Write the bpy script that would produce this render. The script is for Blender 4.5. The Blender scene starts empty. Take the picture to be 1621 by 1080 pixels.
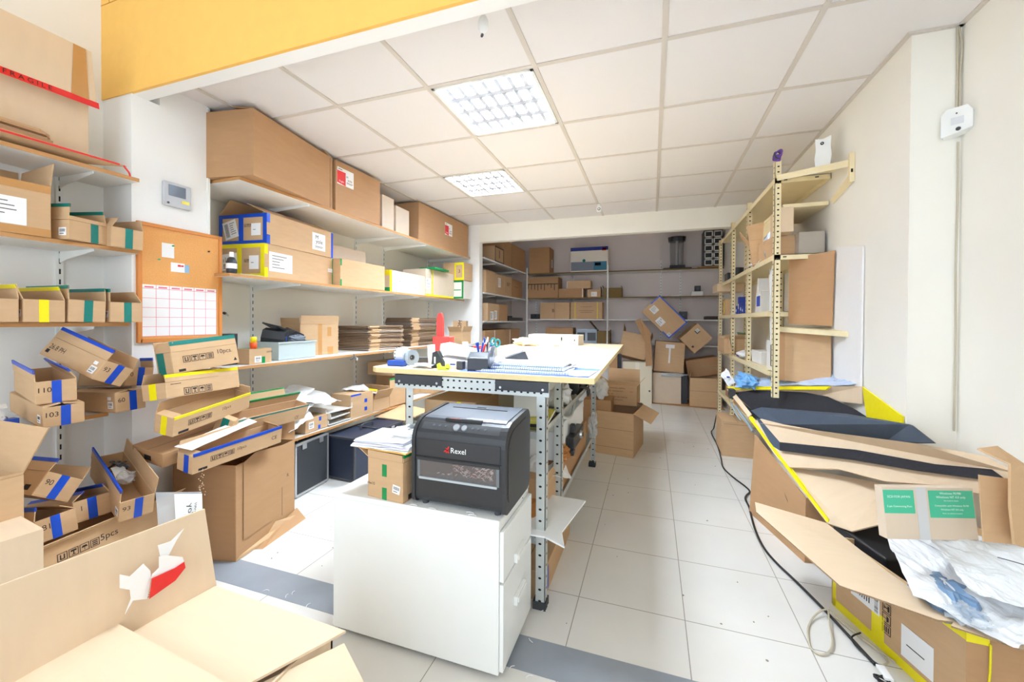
import bpy, math, random
from mathutils import Vector, Matrix, Euler, noise
R = math.radians
SC = bpy.context.scene
COL = SC.collection

# ------------------------------------------------------------------ camera
cam_d = bpy.data.cameras.new('camera'); cam = bpy.data.objects.new('camera', cam_d); COL.objects.link(cam)
yaw, pit, rol = .3213, .0083, .0055
fw = Vector((-math.sin(yaw)*math.cos(pit), math.cos(yaw)*math.cos(pit), -math.sin(pit)))
rt = Vector((math.cos(yaw), math.sin(yaw), 0)); up = rt.cross(fw)
rt2 = rt*math.cos(rol)+up*math.sin(rol); up2 = -rt*math.sin(rol)+up*math.cos(rol)
m = Matrix((rt2, up2, -fw)).transposed().to_4x4(); m.translation = (0, 0, 1.2567)
cam.matrix_world = m
cam_d.sensor_width = 36; cam_d.lens = 36*630.86/1621
cam_d.shift_x = -11.21/1621; cam_d.shift_y = -(540-513.2)/1621
cam_d.clip_start = .02; cam_d.clip_end = 60
SC.camera = cam
# ------------------------------------------------------------------ light
SC.view_settings.view_transform = 'Standard'; SC.view_settings.look = 'None'
SC.view_settings.gamma = 1; SC.view_settings.use_curve_mapping = False
SC.view_settings.exposure = 0.78
SC.cycles.diffuse_bounces = 7; SC.cycles.max_bounces = 14
W = bpy.data.worlds.new('world'); SC.world = W; W.use_nodes = True
W.node_tree.nodes['Background'].inputs[0].default_value = (.79, .89, 1, 1)
W.node_tree.nodes['Background'].inputs[1].default_value = 2.0
def area(name, loc, rot, sx, sy, power, color=(1, 1, 1), portal=False):
    l = bpy.data.lights.new(name, 'AREA'); l.shape = 'RECTANGLE'; l.size = sx; l.size_y = sy; l.energy = power; l.color = color
    o = bpy.data.objects.new(name, l); COL.objects.link(o); o.location = loc; o.rotation_euler = rot
    if portal: l.cycles.is_portal = True
    return o
area('shop_window_daylight', (-.75, -1.55, 1.6), (R(90), 0, 0), 3.6, 2.9, 20, portal=True)   # portal: lets the sky in through the shop window
area('near_luminaire_tubes', (-.856, 2.188, 2.565), (0, 0, 0), .54, .54, 122, (.79, .90, 1))
area('far_luminaire_tubes', (-1.456, 3.388, 2.565), (0, 0, 0), .54, .54, 122, (.81, .91, 1))

# ------------------------------------------------------------------ materials
def srgb(r, g, b):
    f = lambda c: (c/255/12.92 if c/255 <= .04045 else ((c/255+.055)/1.055)**2.4)
    return (f(r), f(g), f(b), 1)
MATS = {}
def mat(name, col, rough=.6, metal=0, noise_amt=0, scale=30, alpha=1, trans=0, bump=0, stretch=None, spec=.5, emit=None):
    if name in MATS: return MATS[name]
    M = bpy.data.materials.new(name); M.use_nodes = True; N = M.node_tree.nodes; L = M.node_tree.links
    b = N['Principled BSDF']; c = col if len(col) == 4 else (*col, 1)
    b.inputs['Base Color'].default_value = c; b.inputs['Roughness'].default_value = rough; b.inputs['Metallic'].default_value = metal
    b.inputs['Specular IOR Level'].default_value = spec
    b.inputs['Alpha'].default_value = alpha; b.inputs['Transmission Weight'].default_value = trans
    if emit:
        b.inputs['Emission Color'].default_value = (*emit[:3], 1); b.inputs['Emission Strength'].default_value = emit[3]
    if noise_amt or bump:
        tc = N.new('ShaderNodeTexCoord'); mp = N.new('ShaderNodeMapping'); nz = N.new('ShaderNodeTexNoise')
        mp.inputs['Scale'].default_value = stretch or (1, 1, 1)
        nz.inputs['Scale'].default_value = scale; nz.inputs['Detail'].default_value = 5
        L.new(tc.outputs['Object'], mp.inputs[0]); L.new(mp.outputs[0], nz.inputs[0])
        if noise_amt:
            mx = N.new('ShaderNodeMix'); mx.data_type = 'RGBA'
            mx.inputs[6].default_value = tuple(min(1, x*(1-noise_amt)) for x in c[:3])+(1,)
            mx.inputs[7].default_value = tuple(min(1, x*(1+noise_amt)) for x in c[:3])+(1,)
            L.new(nz.outputs[0], mx.inputs[0]); L.new(mx.outputs[2], b.inputs['Base Color'])
        if bump:
            bp = N.new('ShaderNodeBump'); bp.inputs['Strength'].default_value = bump; bp.inputs['Distance'].default_value = .004
            L.new(nz.outputs[0], bp.inputs['Height']); L.new(bp.outputs[0], b.inputs['Normal'])
    MATS[name] = M; return M
KR = mat('kraft_cardboard', srgb(200, 166, 128), .8, noise_amt=.09, scale=9, stretch=(1, 1, 5), bump=.15, spec=.2)
KL = mat('light_cardboard', srgb(217, 194, 165), .8, noise_amt=.05, scale=7, stretch=(1, 5, 1), bump=.12, spec=.2)
KD = mat('brown_cardboard', srgb(180, 141, 103), .8, noise_amt=.08, scale=8, stretch=(1, 1, 5), bump=.15, spec=.2)
KW = mat('white_cardboard', srgb(232, 226, 216), .7, noise_amt=.03, scale=12)
KP = mat('pale_cardboard', srgb(216, 198, 176), .8, noise_amt=.05, scale=12)
BLUE = mat('blue_tape', srgb(8, 72, 190), .35, noise_amt=.12, scale=40)
TEAL = mat('teal_tape', srgb(0, 118, 108), .35, noise_amt=.12, scale=40)
GREEN = mat('green_tape', srgb(10, 140, 75), .35, noise_amt=.12, scale=40)
YEL = mat('yellow_tape', srgb(238, 222, 10), .35, noise_amt=.06, scale=40)
RED = mat('red_tape', srgb(215, 30, 28), .4, noise_amt=.1, scale=30)
BLK = mat('black_tape', srgb(22, 22, 24), .4)
CLEAR = mat('brown_packing_tape', srgb(190, 140, 85), .2, noise_amt=.06)
INK = mat('black_ink', srgb(38, 32, 30), .7)
INKR = mat('red_ink', srgb(190, 40, 30), .7)
INKB = mat('blue_ink', srgb(40, 70, 170), .7)
WINK = mat('white_ink', srgb(240, 245, 242), .6)
PAPER = mat('white_paper', srgb(240, 240, 240), .7, noise_amt=.02)
WALL = mat('wall_paint_cream', srgb(240, 237, 228), .75, noise_amt=.025, scale=4, bump=.05)
WALLW = mat('wall_paint_white', srgb(240, 240, 238), .75, noise_amt=.02, scale=6, bump=.08)
WALLG = mat('wall_paint_backroom', srgb(224, 215, 213), .8, noise_amt=.03, scale=4)
WHITEM = mat('white_enamel', srgb(236, 238, 236), .35, noise_amt=.02, scale=8)
WHITES = mat('white_laminate', srgb(232, 230, 225), .45, noise_amt=.02)
WOODE = mat('shelf_edge_wood', srgb(188, 138, 84), .6, noise_amt=.15, scale=20, stretch=(3, .3, 3))
BEECH = mat('beech_table_top', srgb(234, 208, 170), .45, noise_amt=.06, scale=10, stretch=(1, 1, 1))
GALV = mat('galvanised_steel', srgb(202, 207, 205), .4, .35, noise_amt=.08, scale=25)
BEIGE = mat('beige_enamel_steel', srgb(232, 217, 176), .5, noise_amt=.05, scale=15)
HOLE = mat('dark_hole', srgb(28, 27, 27), .8)
BLACKP = mat('black_plastic', srgb(44, 46, 50), .38, noise_amt=.06, scale=60, bump=.05)
BLACKG = mat('glossy_black_plastic', srgb(30, 32, 36), .2)
DGREY = mat('dark_grey_plastic', srgb(66, 68, 73), .45)
FOAM = mat('black_foam', srgb(34, 33, 38), .9, noise_amt=.15, scale=50, bump=.3)
FOAMG = mat('grey_foam', srgb(66, 76, 90), .85, noise_amt=.1, scale=50, bump=.2)
NAVY = mat('navy_case', srgb(38, 46, 66), .5, noise_amt=.06, scale=80)
ALU = mat('aluminium', srgb(205, 207, 210), .3, .8)
CORK = mat('cork', srgb(222, 160, 92), .9, noise_amt=.16, scale=160, bump=.3)
ORWOOD = mat('board_frame_wood', srgb(205, 128, 56), .6, noise_amt=.08, scale=20)
LED = mat('glass_screen', srgb(90, 98, 108), .15)
BAG = mat('white_plastic_film', srgb(240, 242, 245), .35, alpha=.82, noise_amt=.03, scale=20)
BAGC = mat('clear_plastic_film', srgb(225, 232, 238), .15, alpha=.35)
BAGB = mat('blue_plastic_film', srgb(120, 152, 186), .25, alpha=.85, noise_amt=.1, scale=15)
BINP = mat('frosted_plastic', srgb(215, 228, 228), .3, alpha=.6)
ORANGEP = mat('orange_plastic', srgb(240, 90, 30), .4)
REDP = mat('red_plastic', srgb(238, 72, 66), .35)
TEALP = mat('teal_plastic', srgb(40, 160, 160), .35)
BLUEP = mat('blue_plastic', srgb(25, 80, 190), .35)
LIME = mat('lime_plastic', srgb(200, 225, 60), .4)
TAN = mat('crumpled_brown_paper', srgb(176, 118, 62), .7, noise_amt=.3, scale=30, bump=.6)
STYRO = mat('white_foam_sheet', srgb(242, 244, 246), .7, noise_amt=.02)
BLKCABLE = mat('black_cable', srgb(30, 30, 32), .5)
BEIGECABLE = mat('beige_cable', srgb(196, 186, 164), .5)
MIRR = mat('louvre_aluminium', srgb(235, 238, 245), .12, .9)
OLIVE = mat('olive_cardboard', srgb(120, 96, 52), .8, noise_amt=.1)
def yellow_board():
    M = mat('yellow_chipboard', srgb(240, 188, 92), .5, noise_amt=.07, scale=14, bump=.1); return M
YBRD = yellow_board()
def floor_mat():
    M = bpy.data.materials.new('floor_tiles'); M.use_nodes = True; N = M.node_tree.nodes; L = M.node_tree.links; b = N['Principled BSDF']
    tc = N.new('ShaderNodeTexCoord'); sp = N.new('ShaderNodeSeparateXYZ'); L.new(tc.outputs['Object'], sp.inputs[0])
    def mth(op, a, bb):
        n = N.new('ShaderNodeMath'); n.operation = op
        for i, v in enumerate((a, bb)):
            if isinstance(v, (int, float)): n.inputs[i].default_value = v
            elif v is not None: L.new(v, n.inputs[i])
        return n.outputs[0]
    def line(o, off):
        a = mth('FRACT', mth('DIVIDE', mth('SUBTRACT', o, off-4.48*5), .448), None)
        return mth('ADD', mth('LESS_THAN', a, .0045), mth('GREATER_THAN', a, 1-.0045))
    g = mth('MINIMUM', mth('ADD', line(sp.outputs[0], -.3054), line(sp.outputs[1], 2.2507)), 1)
    nz = N.new('ShaderNodeTexNoise'); nz.inputs['Scale'].default_value = 3; nz.inputs['Detail'].default_value = 6; L.new(tc.outputs['Object'], nz.inputs[0])
    m1 = N.new('ShaderNodeMix'); m1.data_type = 'RGBA'; L.new(nz.outputs[0], m1.inputs[0])
    m1.inputs[6].default_value = srgb(214, 211, 205); m1.inputs[7].default_value = srgb(230, 228, 224)
    m2 = N.new('ShaderNodeMix'); m2.data_type = 'RGBA'; L.new(g, m2.inputs[0]); L.new(m1.outputs[2], m2.inputs[6]); m2.inputs[7].default_value = srgb(158, 152, 142)
    L.new(m2.outputs[2], b.inputs['Base Color']); b.inputs['Roughness'].default_value = .28; b.inputs['Specular IOR Level'].default_value = .4
    return M
FLOOR = floor_mat()
GREYTILE = mat('grey_stone_strip', srgb(146, 153, 162), .35, noise_amt=.14, scale=7)
CEILM = mat('ceiling_tile_mineral', srgb(226, 223, 223), .9, noise_amt=.02, scale=200, bump=.05)
TBAR = mat('ceiling_t_bar', srgb(205, 198, 190), .6)

# ------------------------------------------------------------------ mesh builder
TXT = {}
def text_mesh(s):
    if s not in TXT:
        c = bpy.data.curves.new('t', 'FONT'); c.body = s; c.size = 1; c.resolution_u = 3; c.align_x = 'CENTER'; c.align_y = 'CENTER'
        o = bpy.data.objects.new('t', c); COL.objects.link(o); bpy.context.view_layer.update()
        me = bpy.data.meshes.new_from_object(o.evaluated_get(bpy.context.evaluated_depsgraph_get()))
        TXT[s] = ([tuple(v.co) for v in me.vertices], [tuple(p.vertices) for p in me.polygons])
        bpy.data.objects.remove(o); bpy.data.curves.remove(c); bpy.data.meshes.remove(me)
    return TXT[s]
ROOTM = {}
class MB:
    def __init__(s): s.v = []; s.f = []; s.m = []; s.mats = []; s.sm = []
    def add(s, vs, fs, mt, M=None, smooth=False):
        if mt not in s.mats: s.mats.append(mt)
        i = s.mats.index(mt); b = len(s.v)
        s.v += [tuple(M @ Vector(v)) if M else tuple(v) for v in vs]
        for f in fs: s.f.append(tuple(b+k for k in f)); s.m.append(i); s.sm.append(smooth)
        return s
    def bx(s, x0, x1, y0, y1, z0, z1, mt, M=None):
        return s.add([(x0, y0, z0), (x1, y0, z0), (x1, y1, z0), (x0, y1, z0), (x0, y0, z1), (x1, y0, z1), (x1, y1, z1), (x0, y1, z1)],
                     [(0, 3, 2, 1), (4, 5, 6, 7), (0, 1, 5, 4), (1, 2, 6, 5), (2, 3, 7, 6), (3, 0, 4, 7)], mt, M)
    def cyl(s, p0, p1, r0, r1, mt, n=16, M=None, cap=True):
        p0 = Vector(p0); p1 = Vector(p1); d = (p1-p0).normalized(); a = d.orthogonal().normalized(); b = d.cross(a)
        vs = []
        for p, r in ((p0, r0), (p1, r1)):
            for k in range(n):
                t = 2*math.pi*k/n; vs.append(p+a*(r*math.cos(t))+b*(r*math.sin(t)))
        s.add(vs, [(k, (k+1) % n, n+(k+1) % n, n+k) for k in range(n)], mt, M, True)
        if cap: s.add(vs, [tuple(range(n-1, -1, -1)), tuple(range(n, 2*n))], mt, M)
        return s
    def lathe(s, prof, mt, n=20, M=None, smooth=True):
        vs = []
        for r, z in prof:
            for k in range(n):
                t = 2*math.pi*k/n; vs.append((r*math.cos(t), r*math.sin(t), z))
        fs = [(i*n+k, i*n+(k+1) % n, (i+1)*n+(k+1) % n, (i+1)*n+k) for i in range(len(prof)-1) for k in range(n)]
        return s.add(vs, fs, mt, M, smooth)
    def tube(s, pts, r, mt, n=8, M=None, sub=4):
        P = [Vector(p) for p in pts]; Q = []
        if sub > 1 and len(P) > 2:
            for i in range(len(P)-1):
                a = P[max(i-1, 0)]; b = P[i]; c = P[i+1]; d = P[min(i+2, len(P)-1)]
                for k in range(sub):
                    t = k/sub; Q.append(.5*((2*b)+(c-a)*t+(2*a-5*b+4*c-d)*t*t+(-a+3*b-3*c+d)*t*t*t))
            Q.append(P[-1])
        else: Q = P
        vs = []; prev = None
        for i, p in enumerate(Q):
            d = (Q[min(i+1, len(Q)-1)]-Q[max(i-1, 0)]).normalized()
            a = (prev-d*prev.dot(d)).normalized() if prev else d.orthogonal().normalized()
            prev = a; b = d.cross(a)
            for k in range(n):
                t = 2*math.pi*k/n; vs.append(p+a*(r*math.cos(t))+b*(r*math.sin(t)))
        L = len(Q)
        fs = [(i*n+k, i*n+(k+1) % n, (i+1)*n+(k+1) % n, (i+1)*n+k) for i in range(L-1) for k in range(n)]
        s.add(vs, fs, mt, M, True); s.add(vs, [tuple(range(n-1, -1, -1)), tuple(range((L-1)*n, L*n))], mt, M)
        return s
    def slab(s, pts, t, mt, M=None, mt2=None):
        """solid plate: polygon pts, thickness t backwards along its normal"""
        P = [Vector(p) for p in pts]; n = Vector((0, 0, 0))
        for i in range(len(P)): n += (P[i]-P[0]).cross(P[(i+1) % len(P)]-P[0])
        n.normalize(); k = len(P); vs = P+[p-n*t for p in P]
        s.add(vs, [tuple(range(k))], mt, M)
        s.add(vs, [tuple(range(2*k-1, k-1, -1))]+[(i, i+k, (i+1) % k+k, (i+1) % k) for i in range(k)], mt2 or mt, M)
        return s
    def prism(s, prof, a0, a1, axis, mt, M=None, smooth=False):
        """prof: 2D outline in the other two axes (y,z for x; x,z for y; x,y for z)"""
        k = len(prof)
        def pt(p, a): return (a, p[0], p[1]) if axis == 'x' else ((p[0], a, p[1]) if axis == 'y' else (p[0], p[1], a))
        vs = [pt(p, a0) for p in prof]+[pt(p, a1) for p in prof]
        s.add(vs, [(i, (i+1) % k, (i+1) % k+k, i+k) for i in range(k)], mt, M, smooth)
        return s.add(vs, [tuple(range(k-1, -1, -1)), tuple(range(k, 2*k))], mt, M)
    def text(s, txt, size, mt, M):
        v, f = text_mesh(txt); S = M @ Matrix.Scale(size, 4); return s.add(v, f, mt, S)
    def sheet(s, quad, nx, ny, amp, seed, mt, t=.0015, freq=6, sag=0, M=None):
        """crumpled thin sheet over 4 corners"""
        A, B, C, D = [Vector(q) for q in quad]; nrm = (B-A).cross(D-A).normalized(); vs = []
        for j in range(ny+1):
            for i in range(nx+1):
                u = i/nx; w = j/ny; p = A.lerp(B, u).lerp(D.lerp(C, u), w)
                q = Vector((p.x*freq+seed*7.1, p.y*freq, p.z*freq))
                h = noise.noise(q)+.5*abs(noise.noise(q*2.3))+.25*noise.noise(q*5)
                e = Vector((noise.noise(q*1.3+Vector((9, 0, 0))), noise.noise(q*1.3+Vector((0, 9, 0))), 0))*amp*.7
                vs.append(p+nrm*(h*amp)-Vector((0, 0, sag*4*u*(1-u)*4*w*(1-w)*.25))+e)
        n = len(vs); vs += [v-nrm*t for v in vs]; W_ = nx+1
        top = [(j*W_+i, j*W_+i+1, (j+1)*W_+i+1, (j+1)*W_+i) for j in range(ny) for i in range(nx)]
        fs = top+[tuple(n+k for k in reversed(f)) for f in top]
        for i in range(nx): fs += [(i+1, i, n+i, n+i+1), (ny*W_+i, ny*W_+i+1, n+ny*W_+i+1, n+ny*W_+i)]
        for j in range(ny): fs += [(j*W_, (j+1)*W_, n+(j+1)*W_, n+j*W_), ((j+1)*W_+nx, j*W_+nx, n+j*W_+nx, n+(j+1)*W_+nx)]
        return s.add(vs, fs, mt, M)
    def blob(s, c, r, amp, seed, mt, n=14, freq=3, M=None, flat=None):
        """crumpled lump"""
        vs = []; rings = n//2+1
        for j in range(rings+1):
            th = math.pi*j/rings
            for i in range(n):
                ph = 2*math.pi*i/n; d = Vector((math.sin(th)*math.cos(ph), math.sin(th)*math.sin(ph), math.cos(th)))
                q = 1+amp*(noise.noise(d*freq+Vector((seed*3.3, 0, 0)))*1.4+abs(noise.noise(d*freq*2.5)))
                p = Vector((d.x*r[0]*q, d.y*r[1]*q, d.z*r[2]*q))
                if flat is not None: p.z = max(p.z, flat)
                vs.append(Vector(c)+p)
        fs = [(j*n+i, (j+1)*n+i, (j+1)*n+(i+1) % n, j*n+(i+1) % n) for j in range(rings) for i in range(n)]
        return s.add(vs, fs, mt, M)
    def obj(s, name, parent=None, local=False, bevel=0, seg=2, label=None):
        """world coordinates unless local=True; with a parent they are taken into its frame"""
        if parent is not None and not local:
            I = ROOTM[root_of(parent).name].inverted(); vs = [tuple(I @ Vector(v)) for v in s.v]
        else: vs = s.v
        me = bpy.data.meshes.new(name); me.from_pydata(vs, [], s.f)
        for x in s.mats: me.materials.append(x)
        me.polygons.foreach_set('material_index', s.m); me.polygons.foreach_set('use_smooth', s.sm)
        me.update(); o = bpy.data.objects.new(name, me); COL.objects.link(o)
        if parent is not None: o.parent = parent
        if bevel:
            b = o.modifiers.new('bevel', 'BEVEL'); b.width = bevel; b.segments = seg; b.limit_method = 'ANGLE'; b.angle_limit = R(40)
        if label: o['label'] = label
        return o
def root_of(o):
    while o.parent: o = o.parent
    return o
def thing(name, label, cat, loc=(0, 0, 0), rot=(0, 0, 0), group=None):
    o = bpy.data.objects.new(name, None); COL.objects.link(o); o.location = loc; e = Euler([R(a) for a in rot]); o.rotation_euler = e
    o.empty_display_size = .05
    ROOTM[o.name] = Matrix.Translation(Vector(loc)) @ e.to_matrix().to_4x4()
    o['label'] = label; o['category'] = cat
    if group: o['group'] = group
    return o
def solo(mb, name, label, cat, group=None, loc=None, rot=None, bevel=0, kind=None, seg=2):
    """a top-level thing that is one mesh; mesh coordinates are re-based to the lowest centre"""
    if loc is None:
        xs = [v[0] for v in mb.v]; ys = [v[1] for v in mb.v]; zs = [v[2] for v in mb.v]
        loc = ((min(xs)+max(xs))/2, (min(ys)+max(ys))/2, min(zs)); mb.v = [(v[0]-loc[0], v[1]-loc[1], v[2]-loc[2]) for v in mb.v]
    o = mb.obj(name, bevel=bevel, seg=seg); o.location = loc
    if rot: o.rotation_euler = [R(a) for a in rot]
    o['label'] = label; o['category'] = cat
    if group: o['group'] = group
    if kind: o['kind'] = kind
    return o
def struct(mb, name):
    o = mb.obj(name); o['kind'] = 'structure'; return o

# ------------------------------------------------------------------ cartons
def face_m(face, D):
    w, d, h = D
    o = {'E': ((w/2, -d/2, 0), (0, 1, 0), (0, 0, 1), d, h), 'W': ((-w/2, d/2, 0), (0, -1, 0), (0, 0, 1), d, h),
         'S': ((-w/2, -d/2, 0), (1, 0, 0), (0, 0, 1), w, h), 'N': ((w/2, d/2, 0), (-1, 0, 0), (0, 0, 1), w, h),
         'T': ((-w/2, -d/2, h), (1, 0, 0), (0, 1, 0), w, d)}[face]
    u = Vector(o[1]); v = Vector(o[2]); n = u.cross(v)
    M = Matrix((u, v, n)).transposed().to_4x4(); M.translation = o[0]
    return M, o[3], o[4]
def flap_m(side, D, a):
    w, d, h = D; M, L, _ = face_m(side, D)
    u = M.to_3x3() @ Vector((1, 0, 0)); n = M.to_3x3() @ Vector((0, 0, 1)); z = Vector((0, 0, 1)); a = R(a)
    dr = -n*math.cos(a)+z*math.sin(a)          # 0 closed, 90 upright, 180 folded out, 270 hanging
    m_ = Matrix((u, dr, u.cross(dr))).transposed().to_4x4(); m_.translation = M @ Vector((0, _, 0)); return m_, L
def label_part(M, w, h, kind, parent, z=.0012):
    b = MB(); b.bx(-w/2, w/2, -h/2, h/2, z-.0006, z, PAPER, M); rnd = random.Random(int(w*9999+h*777)); e = z+.0003
    def q(x0, x1, y0, y1, mt=INK): b.add([(x0*w, y0*h, e), (x1*w, y0*h, e), (x1*w, y1*h, e), (x0*w, y1*h, e)], [(0, 1, 2, 3)], mt, M)
    if kind == 'barcode':
        x = -.38
        while x < -.12: dx = rnd.choice((.012, .02, .03)); q(x, x+dx, -.38, .38); x += dx+rnd.choice((.012, .02))
        for k in range(6): q(0, rnd.uniform(.2, .42), .32-k*.12, .35-k*.12, INK)
    elif kind == 'small':
        x = -.36
        while x < .36: dx = rnd.choice((.03, .05)); q(x, x+dx, -.05, .32); x += dx+.04
        q(-.36, .2, -.3, -.22)
    elif kind == 'lines':
        for k in range(5): q(-.38, rnd.uniform(-.1, .35), .3-k*.15, .33-k*.15)
    elif kind == 'blank': q(-.3, -.02, -.04, 0)
    elif kind == 'logo':
        b.text('M', h*.34, INK, M @ Matrix.Translation((-.16*w, .24*h, e))); b.text('yole', h*.34, INK, M @ Matrix.Translation((.02*w, .0, e)))
        q(-.3, .3, -.3, -.27); q(-.3, .26, -.36, -.34)
    elif kind == 'redlogo':
        b.add([(-w*.5, -h*.42, e), (0, -h*.5, e), (0, h*.3, e), (-w*.5, h*.3, e)], [(0, 1, 2, 3)], RED, M)
        b.text('Fragile', w*.11, WINK, M @ Matrix.Translation((-w*.25, -h*.3, e+.0004)))
        b.text('M', h*.2, INK, M @ Matrix.Translation((w*.1, h*.08, e))); b.text('yole', h*.22, INK, M @ Matrix.Translation((w*.26, -.08*h, e)))
        q(.06, .44, -.26, -.23); q(.06, .4, -.32, -.3); q(-.45, -.2, .38, .42)
    b.obj('shipping_label', parent, local=True)
SYM = None
def symbols(b, M, s, mt, z=.0004):
    """row of four handling pictograms, each s wide"""
    for i in range(4):
        T = M @ Matrix.Translation((i*s*1.12, 0, z))
        def q(x0, x1, y0, y1): b.add([(x0*s, y0*s, 0), (x1*s, y0*s, 0), (x1*s, y1*s, 0), (x0*s, y1*s, 0)], [(0, 1, 2, 3)], mt, T)
        q(-.5, .5, .42, .5); q(-.5, .5, -.5, -.42); q(-.5, -.42, -.42, .42); q(.42, .5, -.42, .42)
        if i == 0: q(-.25, -.12, -.3, .3); q(.12, .25, -.3, .3); q(-.25, .25, -.32, -.2)
        elif i == 1: q(-.3, .3, .1, .32); q(-.06, .06, -.3, .1); q(-.2, .2, -.32, -.24)
        elif i == 2: b.add([(-.34*s, 0, 0), (.34*s, 0, 0), (.2*s, .26*s, 0), (-.2*s, .26*s, 0)], [(0, 1, 2, 3)], mt, T); q(-.03, .03, -.32, 0)
        else: q(-.3, .3, .16, .3); q(-.3, .3, -.08, .06); q(-.3, .3, -.32, -.18)
def carton(label, L, Rt, D, mt=KR, op=True, flaps=(), tapes=(), labels=(), marks=(), group=None, name='cardboard_box', cat='box', inner=None, seam=True, th=.004, edge_wear=True):
    t = thing(name, label, cat, L, Rt, group); w, d, h = D; b = MB(); inner = inner or mt
    if op:
        b.bx(-w/2, w/2, -d/2, d/2, 0, th, inner)
        b.bx(-w/2, -w/2+th, -d/2, d/2, th, h, mt); b.bx(w/2-th, w/2, -d/2, d/2, th, h, mt)
        b.bx(-w/2+th, w/2-th, -d/2, -d/2+th, th, h, mt); b.bx(-w/2+th, w/2-th, d/2-th, d/2, th, h, mt)
    else:
        b.bx(-w/2, w/2, -d/2, d/2, 0, h, mt)
        if seam: 
            if w > d: b.bx(-w/2, w/2, -.001, .001, h, h+.0006, INK)
            else: b.bx(-.001, .001, -d/2, d/2, h, h+.0006, INK)
    for mk in marks:
        fc, u, v, kind = mk[:4]; s = mk[4]; arg = mk[5] if len(mk) > 5 else None; ang = mk[6] if len(mk) > 6 else 0
        M, lw, lh = face_m(fc, D); T = M @ Matrix.Translation((u*lw, v*lh, .0005)) @ Matrix.Rotation(R(ang), 4, 'Z')
        if kind == 'text': b.text(arg, s, INK, T)
        elif kind == 'rtext': b.text(arg, s, INKR, T)
        elif kind == 'sym': symbols(b, T, s, INK)
        elif kind == 'rect': b.add([(-s/2, -arg/2, 0), (s/2, -arg/2, 0), (s/2, arg/2, 0), (-s/2, arg/2, 0)], [(0, 1, 2, 3)], INK, T)
        elif kind == 'tri': b.add([(-s/2, -s/2, 0), (s/2, -s/2, 0), (0, s/2, 0)], [(0, 1, 2)], INK, T)
    b.obj('box_body', t, local=True, bevel=.0012, seg=1)
    for fl in flaps:
        side, a, ln = fl[:3]; tp = fl[3] if len(fl) > 3 else None; fm = fl[4] if len(fl) > 4 else mt
        M, lw = flap_m(side, D, a); c = MB(); g = .002; z1 = 0 if a < 90 else 0
        c.bx(g, lw-g, .001, ln, -.002, .0015, fm, M); f = c.obj('flap', t, local=True)
        if tp:
            c = MB(); o_ = -.0028 if a > 45 else -.0028
            tw = fl[5] if len(fl) > 5 else .014
            c.bx(g, lw-g, ln-tw, ln+.001, -.0034, .0024, tp, M); c.obj('tape', f, local=True)
    for tp in tapes:                       # (face, u0, u1, v0, v1, material)
        M, lw, lh = face_m(tp[0], D); c = MB(); c.bx(tp[1]*lw, tp[2]*lw, tp[3]*lh, tp[4]*lh, .0001, .0009, tp[5], M); c.obj('tape', t, local=True)
    for lb in labels:                      # (face, u, v, w, h, kind, angle)
        M, lw, lh = face_m(lb[0], D); label_part(M @ Matrix.Translation((lb[1]*lw, lb[2]*lh, 0)) @ Matrix.Rotation(R(lb[6] if len(lb) > 6 else 0), 4, 'Z'), lb[3], lb[4], lb[5], t)
    return t
def copy_tree(o, parent=None):
    c = o.copy(); COL.objects.link(c)
    if parent: c.parent = parent
    for ch in list(o.children): copy_tree(ch, c)
    return c
# ================================================================== room shell
XA, XB, XP, XR, XR2, YB, CZ = -2.73, -2.85, -2.5, 1.06, 1.23, 7.2, 2.508
b = MB(); b.bx(-3.0, 1.4, -1.7, YB+.1, -.08, 0, FLOOR); struct(b, 'floor')
b = MB(); b.bx(-2.76, XR2, 1.352, 1.508, 0, .0012, GREYTILE); struct(b, 'trim_1')
for bb in ((XA-.1, XA, -1.6, 1.305, 0, 3.4, WALLW), (XA-.19, XP, 1.2965, 1.658, 0, 2.395, WALLW), (XA-.19, XP, 1.42, 1.658, 2.395, 3.4, WALLW), (XB-.1, XB, 1.658, 4.8, 0, CZ+.1, WALL), (-2.65, -2.55, 4.9, YB, 0, 3.05, WALLG)):
    b = MB(); b.bx(*bb); struct(b, 'wall_left')
for bb in ((XR, XR+.3, 2.187, YB, 0, 3.05, WALL), (XR2, XR2+.13, -1.6, 2.187, 0, 3.4, WALL)):
    b = MB(); b.bx(*bb); struct(b, 'wall_right')
b = MB(); b.bx(-2.65, XR+.1, YB, YB+.1, 0, 3.05, WALLG); struct(b, 'wall_back')
b = MB(); b.bx(XB, -2.15, 4.8, 4.9, 0, CZ+.5, WALLW); b.bx(-2.15, XR, 4.8, 4.9, 2.285, CZ+.5, WALL); struct(b, 'wall_header')
b = MB(); b.bx(-2.86, -2.5, -1.7, -1.6, 0, 3.4, WALLW); b.bx(1.0, 1.36, -1.7, -1.6, 0, 3.4, WALLW); b.bx(-2.5, 1.0, -1.7, -1.6, 0, .15, WALLW); b.bx(-2.5, 1.0, -1.7, -1.6, 3.05, 3.4, WALLW); struct(b, 'wall_front')
b = MB()
for x in (-2.5, -1.36, -.2, .95): b.bx(x, x+.05, -1.68, -1.62, .15, 3.05, ALU)
b.bx(-2.5, 1.0, -1.68, -1.62, .15, .2, ALU); b.bx(-2.5, 1.0, -1.68, -1.62, 3.0, 3.05, ALU); struct(b, 'window_1')
b = MB(); b.bx(-2.86, 1.36, -1.7, 1.305, 3.4, 3.5, WALLW); struct(b, 'ceiling_front')
b = MB(); b.bx(-2.65, XR+.1, 4.9, YB+.1, 3.05, 3.15, WALLG); struct(b, 'ceiling_back')
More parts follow.
